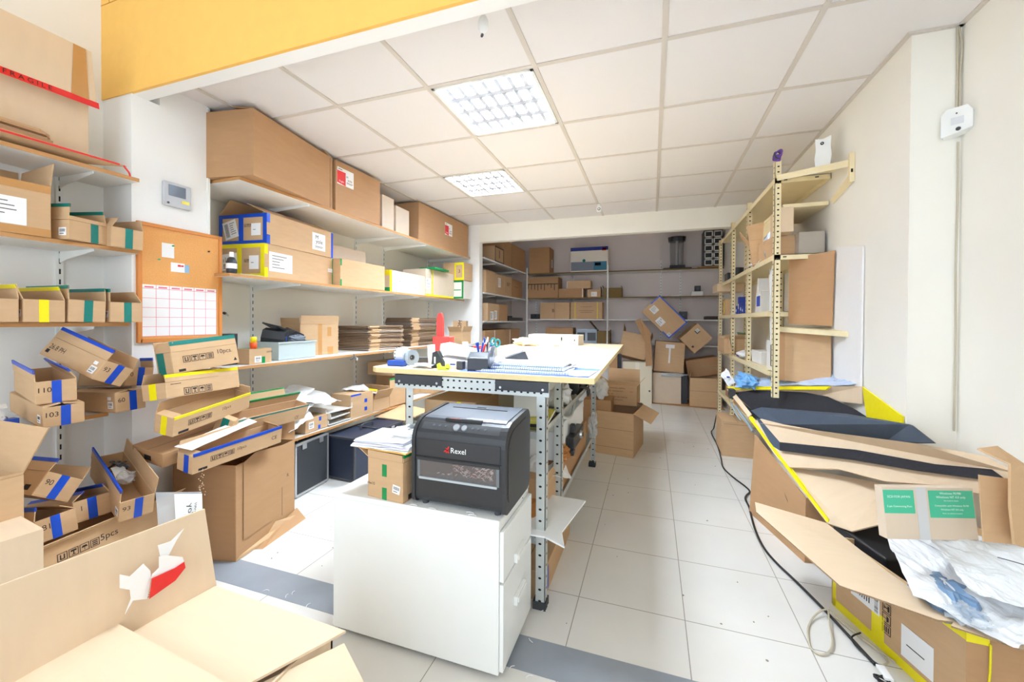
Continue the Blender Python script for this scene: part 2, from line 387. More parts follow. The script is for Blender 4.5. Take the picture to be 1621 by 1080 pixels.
# yellow chipboard bulkhead above the opening, with its pale bottom edge
b = MB(); b.bx(XA, XR2, 1.29, 1.305, 2.395, 3.4, YBRD)
for (x0, x1, z) in ((-2.76, -1.7, 2.93), (-1.7, -.2, 2.99)): b.bx(x0, x1, 1.2892, 1.29, z-.05, z-.046, mat('board_joint', srgb(190, 135, 55), .8))
b.bx(-2.665, -2.66, 1.2892, 1.29, 2.88, 3.4, MATS['board_joint']); b.bx(-1.7, -1.696, 1.2892, 1.29, 2.88, 3.4, MATS['board_joint'])
o = b.obj('wall_bulkhead'); o['kind'] = 'structure'
b = MB(); b.bx(XA, XR2, 1.305, 1.37, 2.395, 2.75, WALLW); struct(b, 'trim_2')
b = MB(); b.bx(-2.512, -2.496, 1.658, 1.672, 0, CZ, WALLW); struct(b, 'trim_3')
# suspended tile ceiling
GX, GY = -1.1558, 1.8884
LIGHTS = [(0, 0), (-1, 2)]
b = MB()
xs = [GX+.6*i for i in range(-4, 6)]; ys = [GY+.6*j for j in range(-2, 6)]
for i in range(len(xs)-1):
    for j in range(len(ys)-1):
        if (i-4, j-2) in LIGHTS: continue
        x0, x1, y0, y1 = max(xs[i], XB), min(xs[i+1], XR2), max(ys[j], 1.37), min(ys[j+1], 4.8)
        if x1 > x0 and y1 > y0: b.bx(x0, x1, y0, y1, CZ+.003, CZ+.02, CEILM)
for x in xs:
    if XB < x < XR2: b.bx(x-.012, x+.012, 1.37, 4.8, CZ-.002, CZ+.0035, TBAR)
for y in ys:
    if 1.42 < y < 4.8: b.bx(XB, XR2, y-.012, y+.012, CZ-.0015, CZ+.0035, TBAR)
b.bx(XR-.02, XR, 2.187, 4.8, CZ-.004, CZ+.003, TBAR); b.bx(XR2-.02, XR2, 1.42, 2.187, CZ-.004, CZ+.003, TBAR); b.bx(XR-.02, XR2, 2.167, 2.187, CZ-.004, CZ+.003, TBAR)
b.bx(XB, XR2, 1.42, 4.85, CZ+.2, CZ+.22, WALLW)
struct(b, 'ceiling')

# recessed louvre luminaires
LOUV = mat('louvre_satin', srgb(214, 222, 238), .35)
def luminaire(i, j, label):
    x0, y0 = GX+.6*i+.014, GY+.6*j+.014; s = .572
    t = thing('recessed_ceiling_light', label, 'ceiling light', (x0+s/2, y0+s/2, CZ-.004), group='recessed louvre lights')
    b = MB()
    for (a, c, d, e) in ((x0, x0+s, y0, y0+.016), (x0, x0+s, y0+s-.016, y0+s), (x0, x0+.016, y0, y0+s), (x0+s-.016, x0+s, y0, y0+s)): b.bx(a, c, d, e, CZ-.004, CZ+.004, WHITEM)
    b.bx(x0, x0+s, y0, y0+s, CZ+.075, CZ+.08, WHITEM)
    for (a, c, d, e) in ((x0, x0+s, y0, y0+.003), (x0, x0+s, y0+s-.003, y0+s), (x0, x0+.003, y0, y0+s), (x0+s-.003, x0+s, y0, y0+s)): b.bx(a, c, d, e, CZ, CZ+.078, WHITEM)
    b.obj('housing', t)
    b = MB()
    for k in range(5):                       # V-shaped reflectors between the four tubes
        y = y0+.016+(s-.032)*k/4; h = .021 if 0 < k < 4 else .012
        b.prism([(y-h, CZ+.004), (y+h, CZ+.004), (y+.004, CZ+.034), (y-.004, CZ+.034)], x0+.016, x0+s-.016, 'x', LOUV)
    for k in range(1, 8):
        x = x0+s*k/8
        for q in range(4):
            ya = y0+.03+(s-.032)*q/4; yb = ya+(s-.032)/4-.028
            b.prism([(x-.011, CZ+.004), (x+.011, CZ+.004), (x+.003, CZ+.034), (x-.003, CZ+.034)], ya, yb, 'y', LOUV)
    b.obj('louvre', t)
    TUBE = mat('fluorescent_tube', (1, 1, 1), .5, emit=(.95, .98, 1, 4.5))
    for q in range(4):
        yy = y0+.016+(s-.032)*(q+.5)/4; b = MB(); b.cyl((x0+.02, yy, CZ+.047), (x0+s-.02, yy, CZ+.047), .013, .013, TUBE, 10); b.obj('fluorescent_tube', t)
luminaire(0, 0, 'square recessed louvre light, the nearer and larger of the two in the tiled ceiling')
luminaire(-1, 2, 'square recessed louvre light, the farther one nearest the big boxes on the top shelf')

# ceiling spot under the bulkhead and smoke detector further back
t = thing('ceiling_spotlight', 'small white ceiling fitting hanging close behind the yellow board', 'spotlight', (-.66, 1.5, 2.43))
b = MB(); b.cyl((-.66, 1.5, 2.506), (-.66, 1.5, 2.47), .008, .006, WHITEM, 10); b.obj('stem', t)
b = MB(); b.lathe([(0, .0), (.012, .004), (.022, .02), (.02, .045), (.012, .062), (0, .066)], WHITEM, 14, Matrix.Translation((-.66, 1.5, 2.43))); b.obj('spot_head', t)
b = MB(); b.cyl((-.66, 1.492, 2.415), (-.66, 1.485, 2.404), .006, .005, DGREY, 8); b.obj('sensor_tip', t)
t = thing('smoke_detector', 'small round white detector on a short stem under the ceiling before the back room', 'detector', (-.545, 4.33, 2.43))
b = MB(); b.cyl((-.545, 4.33, 2.506), (-.545, 4.33, 2.485), .02, .02, WHITEM, 12); b.bx(-.57, -.52, 4.32, 4.35, 2.43, 2.487, WHITEM); b.obj('detector_body', t, bevel=.006)
b = MB(); b.cyl((-.545, 4.3199, 2.458), (-.545, 4.316, 2.458), .016, .014, DGREY, 14); b.cyl((-.545, 4.316, 2.458), (-.545, 4.314, 2.458), .009, .009, WHITEM, 14); b.obj('lens', t)

# ------------------------------------------------------------------ things on the pillar
t = thing('alarm_keypad', 'grey wall keypad with a small dark screen above the corkboard', 'keypad', (XP, 1.49, 1.87))
b = MB(); b.bx(XP, XP+.022, 1.425, 1.56, 1.868, 2.0, mat('keypad_grey', srgb(190, 192, 196), .4)); b.obj('keypad_case', t, bevel=.006)
b = MB(); b.bx(XP+.022, XP+.0235, 1.447, 1.53, 1.925, 1.985, LED); b.obj('screen', t)
b = MB(); b.bx(XP+.022, XP+.0235, 1.51, 1.548, 1.895, 1.912, mat('yellow_sticker', srgb(236, 220, 90), .5)); b.cyl((XP+.022, 1.445, 1.885), (XP+.0245, 1.445, 1.885), .006, .006, DGREY, 10); b.obj('sticker', t)
t = thing('corkboard', 'cork noticeboard in an orange wooden frame hung on the white pillar', 'noticeboard', (XP, 1.53, 1.14))
ya, yb, za, zb = 1.325, 1.72, 1.145, 1.745
b = MB(); b.bx(XP+.004, XP+.012, ya, yb, za, zb, CORK); b.obj('cork_panel', t)
b = MB()
b.bx(XP+.001, XP+.018, ya-.012, ya+.006, za-.012, zb+.012, ORWOOD); b.bx(XP+.001, XP+.018, yb-.006, yb+.012, za-.012, zb+.012, ORWOOD)
b.bx(XP+.001, XP+.018, ya, yb, za-.012, za+.006, ORWOOD); b.bx(XP+.001, XP+.018, ya, yb, zb-.006, zb+.012, ORWOOD); b.obj('board_frame', t)
b = MB(); z0, z1, y0, y1 = 1.165, 1.435, 1.332, 1.7; PK = mat('pink_print', srgb(226, 120, 140), .6)
b.bx(XP+.0125, XP+.0135, y0, y1, z0, z1, PAPER)
for k in range(7): y = y0+(y1-y0)*k/6; b.bx(XP+.0136, XP+.0139, y-.001, y+.001, z0, z1, PK)
for k in range(6): z = z0+(z1-z0)*k/5.4; b.bx(XP+.0136, XP+.0139, y0, y1, z-.001, z+.001, PK)
for k in range(6): y = y0+(y1-y0)*(k+.5)/6; b.bx(XP+.0136, XP+.0139, y-.02, y+.02, z1-.016, z1-.008, PK)
b.obj('wall_planner', t, label='white wall planner ruled in pink')
def pinned(y0, y1, z0, z1, mt, nm, lb, sp=None):
    b = MB(); b.bx(XP+.0125, XP+.0135, y0, y1, z0, z1, mt)
    if sp: b.bx(XP+.0136, XP+.0139, sp[0], sp[1], sp[2], sp[3], sp[4])
    solo(b, nm, lb, 'paper')
pinned(1.42, 1.478, 1.588, 1.665, PAPER, 'pinned_note', 'plain white note pinned high on the corkboard')
pinned(1.462, 1.53, 1.515, 1.565, PAPER, 'pinned_card', 'small printed card pinned in the middle of the corkboard', (1.495, 1.51, 1.545, 1.556, RED))
pinned(1.531, 1.553, 1.516, 1.56, mat('blue_card', srgb(140, 180, 210), .5), 'pinned_card', 'small blue card pinned beside the printed card on the corkboard')
for (y, z, mt, lb) in ((1.47, 1.655, GREEN, 'green push pin holding the plain note on the corkboard'), (1.404, 1.572, GREEN, 'green push pin alone on the cork left of the card'), (1.515, 1.55, RED, 'red push pin in the printed card on the corkboard'), (1.655, 1.655, INK, 'small dark hook pinned at the top right of the corkboard')):
    b = MB(); b.cyl((XP+.0137, y, z), (XP+.022, y, z), .004, .005, mt, 10); solo(b, 'push_pin', lb, 'pin', 'pins on the corkboard')
# alarm sensor and its wiring on the right wall
t = thing('alarm_sensor', 'white motion sensor set across the wall corner at upper right', 'sensor', (1.2, 2.15, 2.02), (0, 0, -38))
b = MB(); b.prism([(-.045, .012), (.045, .03), (.045, .1), (.03, .125), (-.03, .125), (-.045, .105)], -.028, .028, 'y', WHITEM); b.obj('sensor_case', t, local=True, bevel=.01, seg=3)
b = MB(); b.cyl((0.005, -.0285, .035), (.005, -.032, .035), .008, .007, DGREY, 12); b.bx(-.016, .02, -.029, -.0282, .055, .085, mat('sensor_lens', srgb(214, 216, 220), .3)); b.cyl((0, -.0285, .1), (0, -.03, .1), .003, .003, DGREY, 8); b.obj('lens', t, local=True)
b = MB(); b.tube([(1.222, 2.181, 2.14), (1.221, 2.181, 2.3), (1.224, 2.178, 2.42), (1.215, 2.181, 2.505)], .004, BEIGECABLE); b.tube([(1.212, 2.182, 2.14), (1.213, 2.182, 2.3), (1.211, 2.182, 2.504)], .004, BEIGECABLE)
solo(b, 'sensor_cable', 'pair of cream cables running from the motion sensor up to the ceiling', 'cable')
b = MB(); b.tube([(1.218, 2.18, 2.02), (1.22, 2.181, 1.8), (1.217, 2.181, 1.5), (1.22, 2.181, 1.2), (1.219, 2.181, .8)], .0035, BEIGECABLE)
solo(b, 'sensor_cable', 'thin cream cable hanging down the wall corner below the motion sensor', 'cable')

# ================================================================== shelving
def upright(x, y, z0, z1, label, grp, axis='x', mt=WHITEM):
    b = MB()
    if axis == 'x':
        b.bx(x, x+.014, y-.0125, y+.0125, z0, z1, mt)
        for k in range(int((z1-z0)/.05)): z = z0+.02+k*.05; b.bx(x+.0141, x+.0144, y-.003, y+.003, z, z+.025, HOLE)
    else:
        b.bx(x-.0125, x+.0125, y-.014, y, z0, z1, mt)
        for k in range(int((z1-z0)/.05)): z = z0+.02+k*.05; b.bx(x-.003, x+.003, y-.0144, y-.0141, z, z+.025, HOLE)
    return solo(b, 'shelf_upright', label, 'upright', grp)
def shelf_x(x0, x1, y0, y1, z, label, brackets, grp, t_=.018, edge=WOODE, under=WHITES):
    """shelf whose long side runs along y, front edge at x1, top at z"""
    t = thing('wall_shelf', label, 'shelf', ((x0+x1)/2, (y0+y1)/2, z-t_), group=grp)
    b = MB(); b.bx(x0, x1-.002, y0+.001, y1-.001, z-t_, z, under); b.bx(x1-.002, x1, y0, y1, z-t_, z, edge); b.bx(x0, x1-.002, y0, y0+.001, z-t_, z, edge)
    b.obj('shelf_board', t)
    for y in brackets:
        c = MB(); c.prism([(x0+.002, z-t_-.001), (x1-.02, z-t_-.001), (x1-.02, z-t_-.012), (x0+.06, z-t_-.04), (x0+.002, z-t_-.055)], y-.002, y+.002, 'y', WHITEM); c.obj('bracket', t)
gA = 'white slotted uprights on the near left wall'
for y, z0, lb in ((.62, .0, 'slotted white upright at the left frame edge of the near shelves'), (1.128, .35, 'slotted white upright behind the numbered boxes beside the pillar')): upright(XA, y, z0, 2.0, lb, gA)
gSA = 'shelves on the near left wall'
XF = -2.43
for z, y1, lb in ((1.955, 1.292, 'near left wall shelf, topmost, under the carton with red tape'), (1.597, 1.292, 'near left wall shelf, second from the top, carrying the labelled carton'), (1.238, 1.25, 'near left wall shelf with the row of four open boxes'), (.815, 1.17, 'near left wall shelf, lowest, carrying boxes 110 and 103')):
    shelf_x(XA+.015, XF, .45, y1, z, lb, (.62, 1.128), gSA)
gB = 'white slotted uprights on the long left wall'
for y, lb in ((2.203, 'slotted upright behind the plastic crate on the long left wall'), (3.303, 'slotted upright left of the flattened cartons on the long left wall'), (3.742, 'slotted upright close right of the first carton stack on the long left wall'), (4.68, 'slotted upright at the far corner of the long left wall')): upright(XB, y, .3, 2.12, lb, gB)
gSB = 'long shelves on the left wall'
shelf_x(XB+.015, -2.28, 1.69, 4.79, 2.088, 'long left wall shelf, topmost, under the big cartons', (2.203, 3.303, 3.742, 4.68), gSB)
shelf_x(XB+.015, -2.36, 1.69, 4.79, 1.53, 'long left wall shelf under the blue and yellow taped cartons', (2.203, 3.303, 3.742, 4.68), gSB)
shelf_x(XB+.015, -2.38, 1.69, 4.6, .968, 'long left wall shelf with the plastic crate and flattened cartons', (2.203, 3.303, 3.742), gSB)
shelf_x(XB+.015, -2.38, 1.9, 4.4, .415, 'long left wall shelf, lowest, just above the black cases', (2.203, 3.303, 3.742), gSB)
# back room, left unit and back wall
gL = 'shelves on the left wall of the back room'
for z, lb in ((2.11, 'back room left shelf, topmost, with brown cartons'), (1.64, 'back room left shelf, second from the top'), (1.25, 'back room left shelf, third from the top, white edged'), (.85, 'back room left shelf, lowest, seen beyond the pen holder')):
    shelf_x(-2.548, -2.14, 4.93, 6.8, z, lb, (5.4, 6.4), gL, edge=WHITEM, under=mat('grey_shelf_metal', srgb(190, 192, 194), .5))
def shelf_y(x0, x1, y0, y1, z, label, br, grp, mt=WHITES, edge=WHITEM, t_=.018):
    t = thing('wall_shelf', label, 'shelf', ((x0+x1)/2, (y0+y1)/2, z-t_), group=grp)
    b = MB(); b.bx(x0, x1, y0+.002, y1, z-t_, z, mt); b.bx(x0, x1, y0, y0+.002, z-t_, z, edge); b.obj('shelf_board', t)
    for x in br:
        c = MB(); c.prism([(y1-.002, z-t_-.001), (y0+.02, z-t_-.001), (y0+.02, z-t_-.012), (y1-.06, z-t_-.04), (y1-.002, z-t_-.055)], x-.002, x+.002, 'x', WHITEM); c.obj('bracket', t)
gK = 'shelves on the back wall'
for z, lb, e in ((2.105, 'back wall shelf, topmost, with printer carton and dispenser', OLIVE), (1.665, 'back wall shelf, second from the top, with small cartons', OLIVE), (1.29, 'back wall shelf, third from the top, with two strapped cartons', WHITEM), (.88, 'back wall shelf, lowest, mostly behind the table', WHITEM)):
    shelf_y(-2.12, 1.05, 6.85, YB-.015, z, lb, (-1.366, .142, .45), gK, edge=e)
for x, lb in ((-2.05, 'slotted upright near the left corner of the back wall'), (-1.366, 'slotted upright behind the middle cartons of the back wall'), (.142, 'slotted upright right of the white post on the back wall'), (.45, 'slotted upright left of the small black camera on the back wall')): upright(x, YB, .2, 2.3, lb, 'slotted uprights on the back wall', 'y')
for x, y, lb in ((-.707, 6.83, 'round white post standing before the back wall shelves, near the middle'), (-2.125, 6.82, 'round white post at the left inner corner of the back room shelves')):
    b = MB(); b.cyl((x, y, 0), (x, y, 2.2), .014, .014, WHITEM, 12); b.cyl((x, y, 0), (x, y, .01), .03, .03, WHITEM, 12); solo(b, 'shelf_post', lb, 'post')
# ================================================================== long left wall, top shelf
carton('huge brown carton on the top shelf next to the white pillar, nearest the ceiling', (-2.452, 2.03, 2.09), (0, 0, 9), (.42, .73, .385), KD, op=False, flaps=[('E', 8, .14), ('N', 12, .1)], marks=[('E', .96, .5, 'rect', .004, .37)])
carton('huge brown carton with a red and white label, second on the top shelf', (-2.492, 2.70, 2.09), (0, 0, -2), (.42, .5, .385), KD, op=False, flaps=[('E', 10, .12)], labels=[('E', .2, .72, .17, .13, 'redlogo')])
carton('small white box left of the pair on the top shelf', (-2.44, 3.08, 2.09), (0, 0, 0), (.3, .17, .29), KP, op=False, group='white boxes on the top shelf')
carton('small white box right of the pair on the top shelf, beside the long labelled carton', (-2.44, 3.30, 2.09), (0, 0, 1), (.3, .22, .245), KP, op=False, group='white boxes on the top shelf')
carton('long brown carton with a small red label at the far top shelf end', (-2.482, 4.17, 2.09), (0, 0, -1.5), (.38, 1.12, .40), KD, op=False, labels=[('E', .55, .6, .17, .14, 'redlogo')])
# second shelf
Y1 = [('S', 0, 1, .88, 1, YEL), ('S', 0, 1, 0, .12, YEL), ('S', 0, .08, .12, .88, YEL), ('S', .92, 1, .12, .88, YEL), ('S', .42, .52, .12, .88, YEL), ('E', 0, .04, .7, 1, YEL), ('E', 0, .04, 0, .3, YEL), ('E', .965, 1, .0, 1, GREEN)]
carton('carton with yellow taped edges and address labels, below the blue taped one', (-2.63, 2.27, 1.532), (0, 0, 6), (.374, .681, .225), KR, op=False, tapes=Y1, labels=[('S', .25, .48, .11, .13, 'barcode', 95), ('S', .78, .45, .075, .09, 'blank'), ('E', .2, .5, .2, .13, 'lines'), ('E', .93, .55, .05, .03, 'blank')], marks=[('S', .6, .5, 'sym', .02)])
Y2 = [(a[0], a[1], a[2], a[3], a[4], BLUE) for a in Y1]
carton('carton with blue taped edges stacked on the yellow taped carton', (-2.63, 2.265, 1.758), (0, 0, 5.5), (.39, .64, .20), KR, op=False, flaps=[('W', 48, .14), ('E', 24, .19, BLUE)], tapes=Y2, labels=[('S', .25, .5, .11, .12, 'barcode', 15), ('S', .78, .48, .075, .08, 'blank'), ('E', .75, .5, .14, .13, 'logo')], marks=[('S', .56, .62, 'sym', .02)])
carton('plain carton with a green taped end, right of the yellow taped carton', (-2.577, 2.88, 1.532), (0, 0, -4), (.4, .52, .222), KR, op=False, tapes=[('E', 0, .03, 0, .25, GREEN), ('E', 0, .03, .75, 1, GREEN)], seam=False)
carton('translucent white carton standing behind the plain one on the second long shelf', (-2.72, 2.93, 1.756), (0, 0, 0), (.2, .5, .15), KP, op=False)
carton('carton with two white labels and yellow and green taped end', (-2.51, 3.55, 1.532), (0, 0, -1.5), (.25, .6, .21), KP, op=False, tapes=[('S', .6, 1, .75, 1, YEL), ('S', .5, 1, 0, .2, GREEN), ('E', 0, .05, 0, 1, YEL)], labels=[('E', .28, .55, .11, .13, 'blank'), ('E', .72, .5, .09, .12, 'logo')])
carton('pale carton wrapped in clear and yellow tape near the end of the second long shelf', (-2.52, 4.18, 1.532), (0, 0, -2), (.3, .62, .3), KP, op=False, tapes=[('E', .2, .24, 0, 1, YEL), ('E', .0, 1, .0, .06, YEL), ('T', 0, 1, .4, .48, YEL)], labels=[('E', .08, .45, .1, .12, 'logo')])
carton('white ended carton with green tape at the end of the second long shelf', (-2.31, 4.60, 1.532), (0, 0, -2.5), (.17, .2, .225), KW, op=False, tapes=[('S', 0, .15, 0, 1, GREEN), ('S', .85, 1, 0, 1, GREEN), ('S', .15, .85, 0, .1, GREEN), ('S', .15, .85, .9, 1, GREEN), ('S', .2, .8, .45, .5, GREEN)])
carton('small brown carton with yellow taped end on top of the green and white one', (-2.36, 4.6, 1.76), (0, 0, -3.3), (.3, .22, .22), KR, op=False, tapes=[('S', .55, 1, .86, 1, YEL), ('S', .55, 1, 0, .14, YEL), ('S', .55, .62, .14, .86, YEL), ('S', .93, 1, .14, .86, YEL)], marks=[('S', .78, .5, 'text', .06, '3')])
b = MB(); b.bx(-2.5, -2.3, 3.93, 4.25, 1.834, 1.852, GREEN); b.bx(-2.495, -2.305, 3.94, 4.255, 1.837, 1.849, PAPER); solo(b, 'ring_binder', 'green folder lying flat on the pale taped carton', 'folder')
t = thing('spray_bottle', 'small black bottle with white cap at the corkboard end of the second long shelf', 'bottle', (-2.40, 1.73, 1.53))
b = MB(); b.lathe([(0, 0), (.026, .001), (.028, .015), (.028, .07), (.02, .092), (.012, .1), (0, .1)], BLACKP, 18, Matrix.Translation((-2.40, 1.73, 1.53))); b.obj('bottle_body', t)
b = MB(); b.lathe([(0.0285, .03), (.0287, .031), (.0287, .06), (.0285, .061)], PAPER, 18, Matrix.Translation((-2.40, 1.73, 1.53))); b.obj('bottle_label', t)
b = MB(); b.cyl((-2.4, 1.73, 1.63), (-2.4, 1.73, 1.66), .013, .012, WHITEM, 14); b.obj('cap', t)
b = MB(); b.sheet([(-2.44, 1.76, 1.533), (-2.37, 1.76, 1.533), (-2.37, 1.93, 1.534), (-2.43, 1.93, 1.534)], 8, 10, .004, 3, mat('pale_green_paper', srgb(220, 232, 205), .6), t=.002); solo(b, 'paper_bag', 'small pale green packet lying before the yellow taped carton', 'packet')
# third shelf
carton('small green taped carton under the orange pot on the middle long shelf', (-2.49, 1.925, .97), (0, 0, 4), (.15, .165, .096), KR, op=False, tapes=[('T', 0, 1, .3, .65, GREEN), ('E', .55, .7, 0, .45, GREEN)], labels=[('E', .38, .3, .05, .04, 'small')], marks=[('E', .8, .75, 'sym', .01)])
t = thing('orange_pot', 'little orange pot with a yellow lid on the small green taped carton', 'pot', (-2.43, 1.79, 1.09))
b = MB(); b.lathe([(0, 0), (.018, 0), (.022, .04), (0, .04)], ORANGEP, 16, Matrix.Translation((-2.44, 1.90, 1.067))); b.obj('pot_body', t)
b = MB(); b.lathe([(0, .04), (.018, .04), (.018, .075), (.0, .078)], YEL, 16, Matrix.Translation((-2.44, 1.90, 1.067))); b.obj('pot_lid', t)
b = MB(); b.bx(-2.58, -2.5, 1.75, 1.84, .969, 1.165, BLACKP); b.bx(-2.4995, -2.499, 1.77, 1.785, 1.05, 1.13, PAPER); solo(b, 'black_packet', 'black boxed item standing beside the slotted upright above the orange pot', 'box', bevel=.004)
t = thing('plastic_crate', 'frosted plastic crate full of black devices on the middle long shelf', 'crate', (-2.60, 2.27, .97), (0, 0, 1.5))
D_ = (.25, .33, .125); b = MB(); w, d, h = D_
for (x0, x1, y0, y1, z0, z1) in ((-w/2, w/2, -d/2, d/2, 0, .004), (-w/2, -w/2+.004, -d/2, d/2, 0, h), (w/2-.004, w/2, -d/2, d/2, 0, h), (-w/2, w/2, -d/2, -d/2+.004, 0, h), (-w/2, w/2, d/2-.004, d/2, 0, h)): b.bx(x0, x1, y0, y1, z0, z1, BINP)
b.obj('crate_body', t, local=True)
b = MB()
for (x0, x1, y0, y1) in ((-w/2-.008, -w/2+.002, -d/2-.008, d/2+.008), (w/2-.002, w/2+.008, -d/2-.008, d/2+.008), (-w/2, w/2, -d/2-.008, -d/2+.002), (-w/2, w/2, d/2-.002, d/2+.008)): b.bx(x0, x1, y0, y1, h-.008, h+.002, BINP)
b.obj('crate_rim', t, local=True)
for (c, s, rr, lb, ex) in (((-2.6, 2.19, 1.085), (.15, .11, .1), (14, 8, 30), 'black device with a blue badge sticking out of the plastic crate', 1), ((-2.62, 2.33, 1.09), (.16, .13, .09), (-24, 10, -20), 'black device lying tilted at the right of the plastic crate', 2), ((-2.6, 2.2, 1.19), (.14, .13, .012), (-22, 12, 10), 'thin black lid resting on the devices in the plastic crate', 0)):
    b = MB(); x, y, z = s; b.prism([(-y/2, 0), (y/2, 0), (y/2, z*.6), (y/4, z), (-y/4, z), (-y/2, z*.5)] if ex else [(-y/2, 0), (y/2, 0), (y/2, z), (-y/2, z)], -x/2, x/2, 'x', BLACKP)
    if ex == 1: b.bx(x/2, x/2+.001, -.01, .006, z*.3, z*.6, BLUEP); b.cyl((x/2, -.035, z*.62), (x/2+.004, -.035, z*.62), .012, .011, DGREY, 12)
    solo(b, 'black_device', lb, 'device', loc=c, rot=rr, bevel=.006)
b = MB(); b.blob((-2.55, 2.32, 1.115), (.05, .07, .03), .25, 4, mat('speckled_fabric', srgb(120, 128, 140), .8, noise_amt=.5, scale=120), 18); solo(b, 'speckled_pouch', 'grey speckled pouch on top of the plastic crate', 'pouch')
b = MB(); b.blob((-2.56, 2.26, 1.02), (.07, .1, .035), .2, 8, BAG, 18); solo(b, 'packing_film', 'wad of white packing film inside the plastic crate', 'film')
carton('open topped brown carton behind the plastic crate', (-2.70, 2.60, .97), (0, 0, -10), (.26, .34, .25), KR, flaps=[('E', 92, .07), ('N', 100, .06), ('S', 95, .05)], tapes=[('E', .45, .55, .0, 1, CLEAR), ('E', .1, .25, 0, .2, CLEAR), ('E', .7, .85, 0, .25, CLEAR), ('E', .7, .8, .6, .9, CLEAR)], marks=[('E', .47, 1.1, 'rect', .012, .02)])
ORD = ['', 'second', 'third', 'fourth', 'fifth', 'sixth', 'seventh', 'eighth', 'ninth', 'tenth', 'eleventh', 'twelfth', 'thirteenth', 'fourteenth', 'fifteenth', 'sixteenth', 'seventeenth', 'eighteenth', 'nineteenth']
def flat_pile(x, y, z, w, d, n, th, seed, label, toplabel, grp):
    """pile of folded cartons, each one a thing: two plies with a folded edge"""
    rnd = random.Random(seed); proto = None; first = None; zz = z
    cols = [mat('folded_board_a', srgb(186, 158, 128), .85, noise_amt=.1), mat('folded_board_b', srgb(158, 132, 108), .85, noise_amt=.1), mat('folded_board_c', srgb(196, 180, 166), .85, noise_amt=.08)]
    protos = []
    for c in range(3):
        b = MB(); g = th*.30
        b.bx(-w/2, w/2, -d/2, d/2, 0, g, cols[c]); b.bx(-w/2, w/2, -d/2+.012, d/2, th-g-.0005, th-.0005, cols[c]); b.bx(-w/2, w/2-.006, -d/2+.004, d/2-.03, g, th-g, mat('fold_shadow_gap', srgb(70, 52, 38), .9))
        b.bx(w/2-.001, w/2+.0012, -d/2+.02, -d/2+.14, 0, th-.001, KR)
        o = b.obj('flattened_box'); protos.append(o)
    used = [False]*3
    for k in range(n):
        c = rnd.choice((0, 0, 1, 1, 2))
        if used[c]: o = protos[c].copy(); COL.objects.link(o)
        else: o = protos[c]; used[c] = True
        o.location = (x+rnd.uniform(-.014, .014), y+rnd.uniform(-.014, .014), zz); o.rotation_euler = (R(rnd.uniform(-.15, .15)), R(rnd.uniform(-.2, .2)), R(rnd.uniform(-2.5, 2.5)-6)); zz += th
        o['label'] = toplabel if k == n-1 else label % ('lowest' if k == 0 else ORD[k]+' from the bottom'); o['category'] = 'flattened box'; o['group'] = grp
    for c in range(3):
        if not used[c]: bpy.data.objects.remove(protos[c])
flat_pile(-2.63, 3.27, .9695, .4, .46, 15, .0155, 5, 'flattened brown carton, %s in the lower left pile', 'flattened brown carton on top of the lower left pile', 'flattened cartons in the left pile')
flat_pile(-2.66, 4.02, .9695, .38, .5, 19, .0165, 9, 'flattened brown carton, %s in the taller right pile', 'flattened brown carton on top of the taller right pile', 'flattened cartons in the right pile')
carton('small upright brown box printed with dark letters against the header pier', (-2.33, 4.62, .99), (0, 0, 15), (.17, .12, .26), KR, op=False, marks=[('S', .5, .7, 'text', .07, 'WDM', 80)])
carton('small open brown box leaning beside the upright one at the header pier', (-2.25, 4.45, .97), (0, 0, -12), (.2, .18, .15), KR, flaps=[('S', 120, .07), ('E', 110, .07)])
b = MB(); b.bx(-2.44, -2.1, 4.35, 4.75, .955, .969, WHITES); b.bx(-2.42, -2.39, 4.72, 4.75, 0, .955, WHITEM); b.bx(-2.14, -2.11, 4.72, 4.75, 0, .955, WHITEM); b.bx(-2.42, -2.39, 4.36, 4.39, 0, .955, WHITEM); b.bx(-2.14, -2.11, 4.36, 4.39, 0, .955, WHITEM)
solo(b, 'corner_shelf', 'small white stand before the header pier holding two brown boxes', 'stand')

# ================================================================== lowest long shelf
carton('low carton with blue marks at the near end of the lowest long shelf', (-2.50, 2.37, .42), (0, 0, 3), (.2, .22, .1), KR, op=False, tapes=[('E', .6, .7, .65, .95, BLUE), ('E', .56, .66, .05, .35, BLUE)], labels=[('E', .25, .5, .05, .05, 'small')])
for k, (z, a) in enumerate(((.42, 0), (.47, 5), (.515, -6))):
    b = MB(); b.bx(-.12, .12, -.13, .13, 0, .004, WHITES); b.bx(-.12, -.116, -.13, .13, 0, .045, WHITES); b.bx(.116, .12, -.13, .13, 0, .012, WHITES); b.bx(-.12, .12, -.13, -.126, 0, .045, WHITES); b.bx(-.12, .12, .126, .13, 0, .045, WHITES)
    solo(b, 'letter_tray', ('white letter tray, lowest of three by the white papers', 'white letter tray, middle of three by the white papers', 'white letter tray, top of three under the white papers')[k], 'tray', 'white letter trays', loc=(-2.52, 2.62, z), rot=(0, 0, a))
